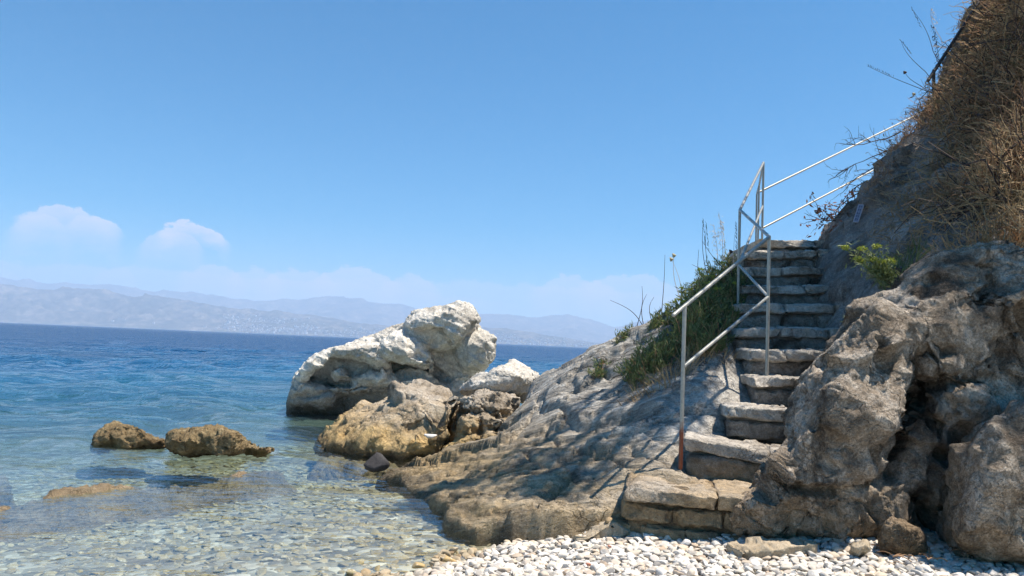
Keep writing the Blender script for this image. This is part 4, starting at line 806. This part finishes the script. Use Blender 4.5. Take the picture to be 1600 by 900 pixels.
# dry grass at the feet of the shrubs
parts = []
for px, py, d, n, L in ((1020, 620, 6.4, 70, .22), (1000, 625, 6.4, 50, .18), (1045, 600, 6.5, 60, .22), (1090, 560, 6.7, 60, .2), (1120, 550, 6.7, 50, .14), (1060, 590, 6.5, 50, .22)):
    b = hit(px, py, slab_f, d-1.2, d+1.2); parts.append(blades(n, b, .13, L, .006, .8, .7, slab_f))
mk('dry_grass', *merge(*parts), straw, kind='stuff', label='dry straw grass trailing below the green shrubs')
def stalk(base, tip, d, label, kind, mat=straw, zf=None, cat='plant', bow=.03, r0=.0045):
    b = P(*base, d); e = P(*tip, d+.05); K = 12; u = np.linspace(0, 1, K)[:, None]
    pth = b*(1-u)+e*u+np.sin(u*np.pi)*np.array([bow*rng.choice([-1, 1]), .02, bow*.4]); pth = np.concatenate([[b-(e-b)*.18], pth])
    rr = np.linspace(r0, r0*.35, K+1)
    if kind == 'bare': V, f = tubes(pth[None], rr[None], 5); return mk('dry_stalk', V, f, mat, label=label, cat=cat)
    o = empty('dry_stalk', pth[0], label, cat); mk('stem', *tubes(pth[None], rr[None], 5), mat if kind != 'dark' else darktwig, o)
    if kind == 'oat':
        n = 34; tt = rng.uniform(.45, 1, n); c = pth[1]*(1-tt[:, None])+e*tt[:, None]+rng.normal(0, .018, (n, 3)); mk('seed_head', *leaves(c, rvec(n)*.6+np.array([.2, 0, -.5]), rvec(n), rng.uniform(.022, .04, n), .008), oat, o)
    elif kind == 'comb':
        n = 18; tt = np.linspace(.55, 1, n); c = pth[1]*(1-tt[:, None])+e*tt[:, None]; mk('seed_head', *leaves(c, np.array([-.3, 0, .6])+rvec(n)*.25, rvec(n), .035, .007), darkseed, o)
    elif kind in ('ball', 'dark'):
        V, f = PEB[1]; V = V/np.abs(V).max(0)*.024; V = V*(1+.12*vnoise(V*200)[:, None]); mk('seed_head', V+e, f, leaf_mat('seed_ball', [(.40, .36, .22), (.5, .45, .3)]) if kind == 'ball' else darkseed, o)
    elif kind == 'spike':
        n = 120; tt = rng.uniform(.35, 1, n); c = pth[1]*(1-tt[:, None])+e*tt[:, None]+rng.normal(0, .012, (n, 3)); mk('seed_head', *leaves(c, rvec(n)+np.array([0, 0, .5]), rvec(n), .03, .012), darkseed, o)
    return o
stalk((1003, 507), (953, 469), 7.75, 'dark arched grass blade leaning left over the sunny slab skyline', 'bare', darktwig, bow=.05)
stalk((995, 510), (1003, 447), 7.75, 'thin dark upright stem nearest the arched blade on the slab skyline', 'bare', darktwig)
stalk((1005, 505), (1011, 459), 7.7, 'thin upright stem, second right of the arched blade', 'bare', darktwig)
stalk((1018, 500), (1022, 464), 7.7, 'short thin upright stem left of the tall lone stem', 'bare', darktwig)
stalk((1034, 485), (1039, 398), 7.7, 'tall lone dark stem rising straight from the shrubs into the sky', 'bare', darktwig, bow=.01)
stalk((1064, 470), (1053, 399), 7.7, 'pale stem with round seed head standing above the shrubs', 'ball', oat)
stalk((1066, 470), (1049, 405), 7.75, 'pale leaning stem with small seed head beside the taller one', 'ball', oat)
stalk((1093, 455), (1092, 390), 7.8, 'thin bare upright stem midway above the shrubs', 'bare', darktwig, bow=.01)
stalk((1108, 445), (1099, 343), 7.8, 'tall dark wild oat with hanging seeds left of the pale oats', 'comb', darktwig)
stalk((1113, 445), (1104, 350), 7.85, 'dark wild oat stalk close beside the tall dark one', 'comb', darktwig)
stalk((1128, 435), (1123, 331), 7.9, 'tallest pale feathery oat against the sky left of the railing', 'oat', oat)
stalk((1131, 435), (1127, 345), 7.9, 'pale feathery oat just right of the tallest one', 'oat', oat)
stalk((1120, 435), (1114, 350), 7.9, 'pale thin oat just left of the tallest one', 'oat', oat)
stalk((1143, 425), (1142, 393), 7.7, 'short stem with round black seed head beside the railing', 'dark', darktwig)
stalk((1140, 430), (1097, 376), 7.75, 'bare dark twig leaning left through the oats', 'bare', darktwig, bow=.02)
stalk((1122, 432), (1081, 413), 7.75, 'low bare twig reaching left above the shrubs', 'bare', darktwig, bow=.02)
stalk((1153, 440), (1151, 350), 7.9, 'fine drooping grass stem behind the middle railing post', 'comb', darktwig, r0=.003)
stalk((1475, 160), (1458, 42), 9.7, 'dark dead flower spike standing tall on the hill skyline', 'spike', darktwig)
stalk((1447, 142), (1355, 103), 9.5, 'long arching dark oat stem reaching far left from the hill', 'comb', darktwig, bow=.06)
stalk((1446, 112), (1408, 64), 9.6, 'arching dark oat stem above the longest one on the hill', 'comb', darktwig, bow=.05)
stalk((1458, 80), (1425, 14), 9.7, 'highest arching oat stem on the hill skyline', 'comb', darktwig, bow=.05)
stalk((1470, 60), (1455, 12), 9.8, 'pale oat stem beside the dead flower spike on the hill', 'oat', oat, bow=.04)
stalk((1440, 170), (1428, 147), 9.4, 'short stem with round dry seed head at the hill edge', 'ball', twig)
stalk((1440, 135), (1414, 113), 9.5, 'short twig with two dark berries at the hill edge', 'dark', darktwig)
# dead branches
def branch(base, tip, d, label, n=9, leaf=0, mat=darktwig, sub=.22):
    b = P(*base, d); e = P(*tip, d+.1); o = empty('dead_branch', b, label, 'branch'); K = 8; pths = []; tips = []
    def grow(a, v, L, depth, r_):
        pt = [a]; vv = v/np.linalg.norm(v)
        for i in range(K-1):
            vv = vv+rng.normal(0, .16, 3); vv /= np.linalg.norm(vv); pt.append(pt[-1]+vv*L/(K-1))
        pt = np.array(pt); pths.append((pt, np.linspace(r_, r_*.4, K))); tips.append(pt[-1])
        if depth:
            for q in rng.integers(2, K, n if depth == 2 else 3):
                grow(pt[q], vv+rng.normal(0, .8, 3), L*rng.uniform(.2, .5), depth-1, r_*.55)
    grow(b-(e-b)*.2, e-b, np.linalg.norm(e-b)*1.2, 2, .008)
    mk('twig', *tubes(np.array([p_ for p_, _ in pths]), np.array([r_ for _, r_ in pths]), 4), mat, o)
    if leaf:
        k = rng.integers(0, len(tips), leaf); c = np.array(tips)[k]+rng.normal(0, .025, (leaf, 3)); mk('withered_leaves', *leaves(c, rvec(leaf)+np.array([0, 0, -.5]), rvec(leaf), rng.uniform(.03, .06, leaf), .022), redleaf, o)
branch((1400, 225), (1319, 240), 9.2, 'long bare dark branch reaching left from the hill above the middle rail', 10)
branch((1395, 215), (1330, 262), 9.2, 'bare dark branch drooping left just below the longest one', 8)
branch((1375, 255), (1322, 282), 9.1, 'dark twiggy branch crossing the lower of the hill rails', 8)
branch((1340, 300), (1282, 322), 9.0, 'branch with red-brown withered leaves hanging at the hill edge', 9, 60)
branch((1345, 285), (1290, 300), 9.05, 'sparse branch with reddish leaves above the fuller withered one', 7, 26)
branch((1318, 345), (1232, 366), 8.95, 'withered brown branch lying across the top of the stairs', 8, 60)
branch((1316, 340), (1255, 350), 9.0, 'looping twig with few dead leaves above the top step', 7, 16)
# ------------------------------------------------------------------ dry brush on the hill
def brush(px, py, d, n, L, rad, out=(-.5, -.35, .45), th=.0035):
    b = hit(px, py, hill_f, max(d-2.5, 4.2), d+3); K = 6; a = rng.uniform(0, 2*np.pi, n); r_ = np.sqrt(rng.random(n))*rad
    s0 = np.stack([b[0]+np.cos(a)*r_, b[1]+np.sin(a)*r_, np.zeros(n)], 1); s0[:, 2] = hill_f(s0[:, 0], s0[:, 1])+.04
    v = rvec(n)*.85+np.array(out); v /= np.linalg.norm(v, axis=1, keepdims=True); ll = L*rng.uniform(.35, 1.1, n); pt = [s0]
    for i in range(K-1):
        v = v+rng.normal(0, .34, (n, 3))+np.array([0, 0, -.06]); v /= np.linalg.norm(v, axis=1, keepdims=True); pt.append(pt[-1]+v*(ll/(K-1))[:, None])
    return tubes(np.stack(pt, 1), (th*rng.uniform(.5, 1.3, n))[:, None]*np.linspace(1, .45, K)[None], 3)
P1 = []; P2 = []; P3 = []
for k in range(120):
    py = rng.uniform(-30, 300); left = np.interp(py, [-30, 0, 50, 120, 190, 240, 330], [1592, 1586, 1552, 1504, 1462, 1460, 1515]); px = rng.uniform(left-2, 1640)
    if py > 190 and px < 1500: continue
    d = np.interp(px, [1430, 1640], [9.0, 7.4]); (P1 if rng.random() < .72 else P2).append(brush(px, py, d, 62, .42, .28, (-.25, -.6, .4), th=.006))
for k in range(26):
    py = rng.uniform(0, 200); px = np.interp(py, [0, 50, 120, 200], [1572, 1532, 1490, 1446]); P1.append(brush(px, py, 9.3, 34, .24, .14, (-.4, -.1, .7), th=.004))
for px, py, n in ((1425, 200, 90), (1410, 225, 80), (1440, 180, 90), (1395, 250, 50), (1370, 290, 40), (1400, 340, 60), (1430, 330, 60), (1420, 352, 60), (1445, 300, 60), (1410, 310, 60), (1470, 330, 60), (1460, 250, 60), (1480, 270, 60), (1500, 300, 60), (1375, 300, 40), (1440, 375, 60)): (P1 if n != 60 else P2).append(brush(px, py, 8.6, n, .26, .2))
for k in range(32):
    px = rng.uniform(1525, 1640); py = rng.uniform(230, 385); P3.append(brush(px, py, np.interp(px, [1500, 1640], [6.6, 5.6]), 14, .5, .25, (-.2, -.35, .8), .0045))
for k in range(30):
    px = rng.uniform(1500, 1640); py = rng.uniform(-20, 200); P2.append(brush(px, py, 8.4, 34, .35, .25, th=.0055))
P4 = []
for k in range(46):
    py = rng.uniform(-10, 330); px = rng.uniform(np.interp(py, [0, 120, 240, 330], [1600, 1540, 1500, 1510]), 1630); P4.append(brush(px, py, 7.8, 5, .9, .2, (-.45, -.7, .1), th=.008))
mk('dead_branches', *merge(*P4), darktwig, kind='stuff', label='dark bare branches sprawling through the dead brush')
lf = np.concatenate([v.reshape(-1, 6, 3, 3)[:, -1, 0] for v, f in P1[::2]]); lf = lf[rng.random(len(lf)) < .5]; n = len(lf)
mk('dry_leaves', *leaves(lf, rvec(n)+np.array([-.4, -.3, 0]), rvec(n), rng.uniform(.03, .07, n), rng.uniform(.008, .016, n)), leaf_mat('curled_dry_leaf', [(.30, .19, .10), (.46, .33, .19), (.20, .12, .07), (.38, .25, .13)], .7, .2), kind='stuff', label='curled dry leaves and seed pods on the brush')
mk('dry_brush', *merge(*P1), twig, kind='stuff', label='tangled dead brush covering the top of the hill')
mk('dry_grass', *merge(*P2, *P3), straw, kind='stuff', label='bleached straw stems among the brush on the hill')
parts = []
for px, py, d, n in ((1590, 372, 5.6, 160), (1560, 378, 5.7, 140), (1530, 384, 5.8, 110), (1500, 388, 5.8, 70), (1615, 365, 5.5, 160), (1470, 396, 5.9, 40)):
    b = hit(px, py-8, hill_f, 4.6, 8); parts.append(blades(n, b+np.array([0, -.1, 0]), .16, .16, .006, .6, .6, lambda x, y: hill_f(x, y)+.02))
mk('dry_grass', *merge(*parts), leaf_mat('rusty_straw', [(.42, .22, .09), (.50, .32, .16), (.34, .16, .07), (.56, .42, .25)], .7, .2), kind='stuff', label='orange dry grass tufts on top of the huge boulder')
# samphire with yellow umbels between hill and boulder
def umbel_plant(px, py, d, label, n, ns, spread, lift):
    b = P(px, py, d); o = empty('yellow_umbel_plant', b, label, 'plant'); K = 7; paths = []; heads = []
    for k in range(ns):
        tip = b+np.array([rng.uniform(-1, .55)*spread, rng.uniform(-.12, .05), rng.uniform(.2, 1)*lift]); u = np.linspace(0, 1, K)[:, None]
        paths.append(b*(1-u)+tip*u+np.sin(u*np.pi)*np.array([0, -.02, -.03])); heads.append(tip)
    mk('stem', *tubes(np.array(paths), np.linspace(.0045, .0022, K)[None], 4), leaf_mat('green_stem', [(.13, .18, .05), (.18, .22, .07)]), o)
    pa = np.array(paths); k = rng.integers(0, ns, n); j = rng.integers(0, K, n); c = pa[k, j]+rng.normal(0, .03, (n, 3))
    mk('foliage', *leaves(c, rvec(n)+np.array([-.2, 0, .4]), rvec(n), rng.uniform(.03, .06, n), .009), green, o)
    for h_ in heads[:max(3, ns*2//3)]:
        m_ = 60; c = h_+rvec(m_)*np.array([.034, .034, .018])*rng.uniform(.6, 1, (m_, 1)); mk('flower_head', *leaves(c, rvec(m_)+np.array([0, 0, .8]), rvec(m_), .017, .015), lime, o)
umbel_plant(1385, 432, 5.95, 'green plant with clustered yellow-green flower heads between hill and huge boulder', 900, 14, .34, .26)
umbel_plant(1342, 500, 5.75, 'smaller yellow-green flowering sprig low beside the stair edge', 160, 4, .12, .08)
parts = [blades(160, P(1410, 405, 6.3), .16, .17, .007, .8, .5, lambda x, y: hill_f(x, y)+.0)]
o = empty('green_shrub', P(1410, 405, 6.3), 'dark green narrow-leaved tuft on the hillside behind the yellow flower heads', 'shrub'); mk('foliage', *merge(*parts), green, o)
# dead leaf litter and sticks on the pebbles at the right
parts = []
for k in range(60):
    px = rng.uniform(1380, 1620); py = np.interp(px, [1380, 1620], [884, 884])+rng.uniform(-8, 16); b = Pz(px, py, .14); b[2] = pz(b[0], b[1])+.045
    v = rvec(1)[0]*np.array([1, 1, .12]); L = rng.uniform(.04, .16); u = np.linspace(-.5, .5, 5)[:, None]; parts.append((b+u*v*L+np.array([0, 0, .012])*np.cos(u*3))[None])
mk('litter', *tubes(np.concatenate(parts), rng.uniform(.0015, .004, (60, 1))*np.ones((60, 5)), 4), twig, kind='stuff', label='dry brown twigs and seaweed scattered on the pebbles at the right')
n = 70; px = rng.uniform(1545, 1625, n); c = np.array([Pz(a, 872+rng.uniform(0, 22), .14) for a in px]); c[:, 2] = [pz(a, b)+.05 for a, b in c[:, :2]]
mk('leaf_litter', *leaves(c, rvec(n)*np.array([1, 1, .25]), rvec(n)*.3+np.array([0, 0, 1]), rng.uniform(.05, .11, n), .022), leaf_mat('brown_litter', [(.16, .07, .04), (.24, .12, .06), (.32, .19, .10), (.10, .05, .035)]), kind='stuff', label='brown dead leaves heaped at the foot of the right boulder')
# ------------------------------------------------------------------ little sign plate
sb = hit(1341, 333, hill_f, 7, 10); s_u = P(1346, 320, 8)-P(1337, 347, 8); s_u = s_u/np.linalg.norm(s_u); s_n = np.array([-.55, -.75, .35]); s_n -= s_u*(s_n @ s_u); s_n /= np.linalg.norm(s_n); s_w = np.cross(s_u, s_n)
hl = np.linalg.norm(P(1346, 320, sb[1])-P(1337, 347, sb[1]))/2; sb = P(1341.5, 333.5, sb[1]-.14)
sg = empty('sign_plate', sb-s_u*hl, 'small narrow bluish plate with pale border and dark characters, tilted on the hillside', 'sign')
def quad(c, a, b, n_, th): return block(c, a, b, n_*th, 5, .02, 0.0, 2, 2, 2)
mw = NT('faded_pale_plate').surf((.42, .45, .54), .5); md = NT('faded_blue_plate').surf((.20, .24, .36), .5); mc = NT('dark_letter').surf((.06, .075, .13), .5)
mk('plate', *quad(sb, s_w*.028, s_u*hl, s_n, .004), mw, sg, False); mk('panel', *quad(sb+s_n*.005, s_w*.0235, s_u*hl*.94, s_n, .003), md, sg, False)
for k, q in enumerate(np.linspace(-.72, .72, 5)):
    c = sb+s_n*.0085+s_u*hl*q
    mk('character', *merge(quad(c-s_w*.010, s_w*.0035, s_u*hl*.11, s_n, .002), quad(c+s_w*.010, s_w*.0035, s_u*hl*(.11 if k % 2 else .06), s_n, .002), quad(c+s_u*hl*(.09 if k != 2 else -.09)+s_n*.0005, s_w*.013, s_u*hl*.02, s_n, .002)), mc, sg, False)
# ------------------------------------------------------------------ shade trees leaning over the cove from the hill, above the frame
bark = rock_mat('tree_bark', (.05, .04, .03), (.11, .09, .07), (.2, .17, .14), None, wet=None, scale=4)
tleaf = leaf_mat('olive_leaf', [(.05, .07, .03), (.08, .10, .05), (.11, .13, .07)])
def shade_tree(root, label, targets):
    root = np.array(root, float); root[2] = hill_f(root[0], root[1])-.2; o = empty('leaning_tree', root, label, 'tree'); cl = []; brn = []
    head = root+np.array([-1.0, .1, 3.4])
    for (px, py, d, tt_, rad_, n) in targets:
        p0 = P(px, py, d); c = p0+SUN*tt_; q = proj(c); k = 0
        while q[1] > -40 and q[0] < 1640 and k < 20: tt_ += .4; c = p0+SUN*tt_; q = proj(c); k += 1
        cc = c+rng.normal(0, 1, (n, 3))*rad_*.5; cl.append((cc, n)); u = np.linspace(0, 1, 8)[:, None]
        brn.append(head*(1-u)+c*u+np.sin(u*np.pi)*np.array([0, 0, .35])+rng.normal(0, .05, (8, 3))*np.sin(u*np.pi))
    u = np.linspace(0, 1, 8)[:, None]; mk('trunk', *tubes((root*(1-u)+head*u+np.sin(u*np.pi)*np.array([.3, 0, 0]))[None], np.linspace(.2, .12, 8)[None], 10), bark, o)
    mk('branches', *tubes(np.array(brn), np.linspace(.05, .012, 8)[None], 5), bark, o)
    c = np.concatenate([a for a, _ in cl]); n = len(c); mk('crown', *leaves(c, rvec(n)+np.array([0, 0, -.2]), rvec(n), rng.uniform(.08, .15, n), rng.uniform(.03, .05, n)), tleaf, o)
T1 = []
for px, py, d, w_, h_, k, n, rad_ in ((880, 710, 6.0, 170, 40, 15, 56, .30), (820, 765, 5.5, 110, 35, 9, 54, .28), (700, 770, 6.2, 60, 30, 5, 80, .3)):
    for _ in range(k): T1.append((px+rng.uniform(-w_, w_), py+rng.uniform(-h_, h_), d, rng.uniform(6, 7.5), rad_, n))
shade_tree((6.9, 7.6, 0), 'leaning tree on the hill out of view whose boughs dapple the slab', T1)
T2 = []
for px, py, d, w_, h_, k, n, rad_ in ((1225, 440, 7.6, 50, 60, 14, 320, .42), (1135, 480, 7.3, 18, 30, 3, 150, .3), (1240, 525, 6.8, 45, 10, 4, 260, .32), (1370, 340, 7.8, 60, 60, 11, 300, .5), (1480, 270, 7.5, 70, 70, 9, 200, .45), (1350, 430, 7.0, 40, 40, 7, 300, .42), (1545, 490, 5.1, 60, 60, 8, 170, .34), (1500, 620, 4.9, 30, 90, 8, 170, .3), (1580, 760, 4.3, 40, 70, 5, 140, .3)):
    for _ in range(k): T2.append((px+rng.uniform(-w_, w_), py+rng.uniform(-h_, h_), d, rng.uniform(5, 7.5), rad_, n))
shade_tree((8.4, 8.8, 0), 'broad dense tree on the hill out of view shading the stairs and hillside', T2)
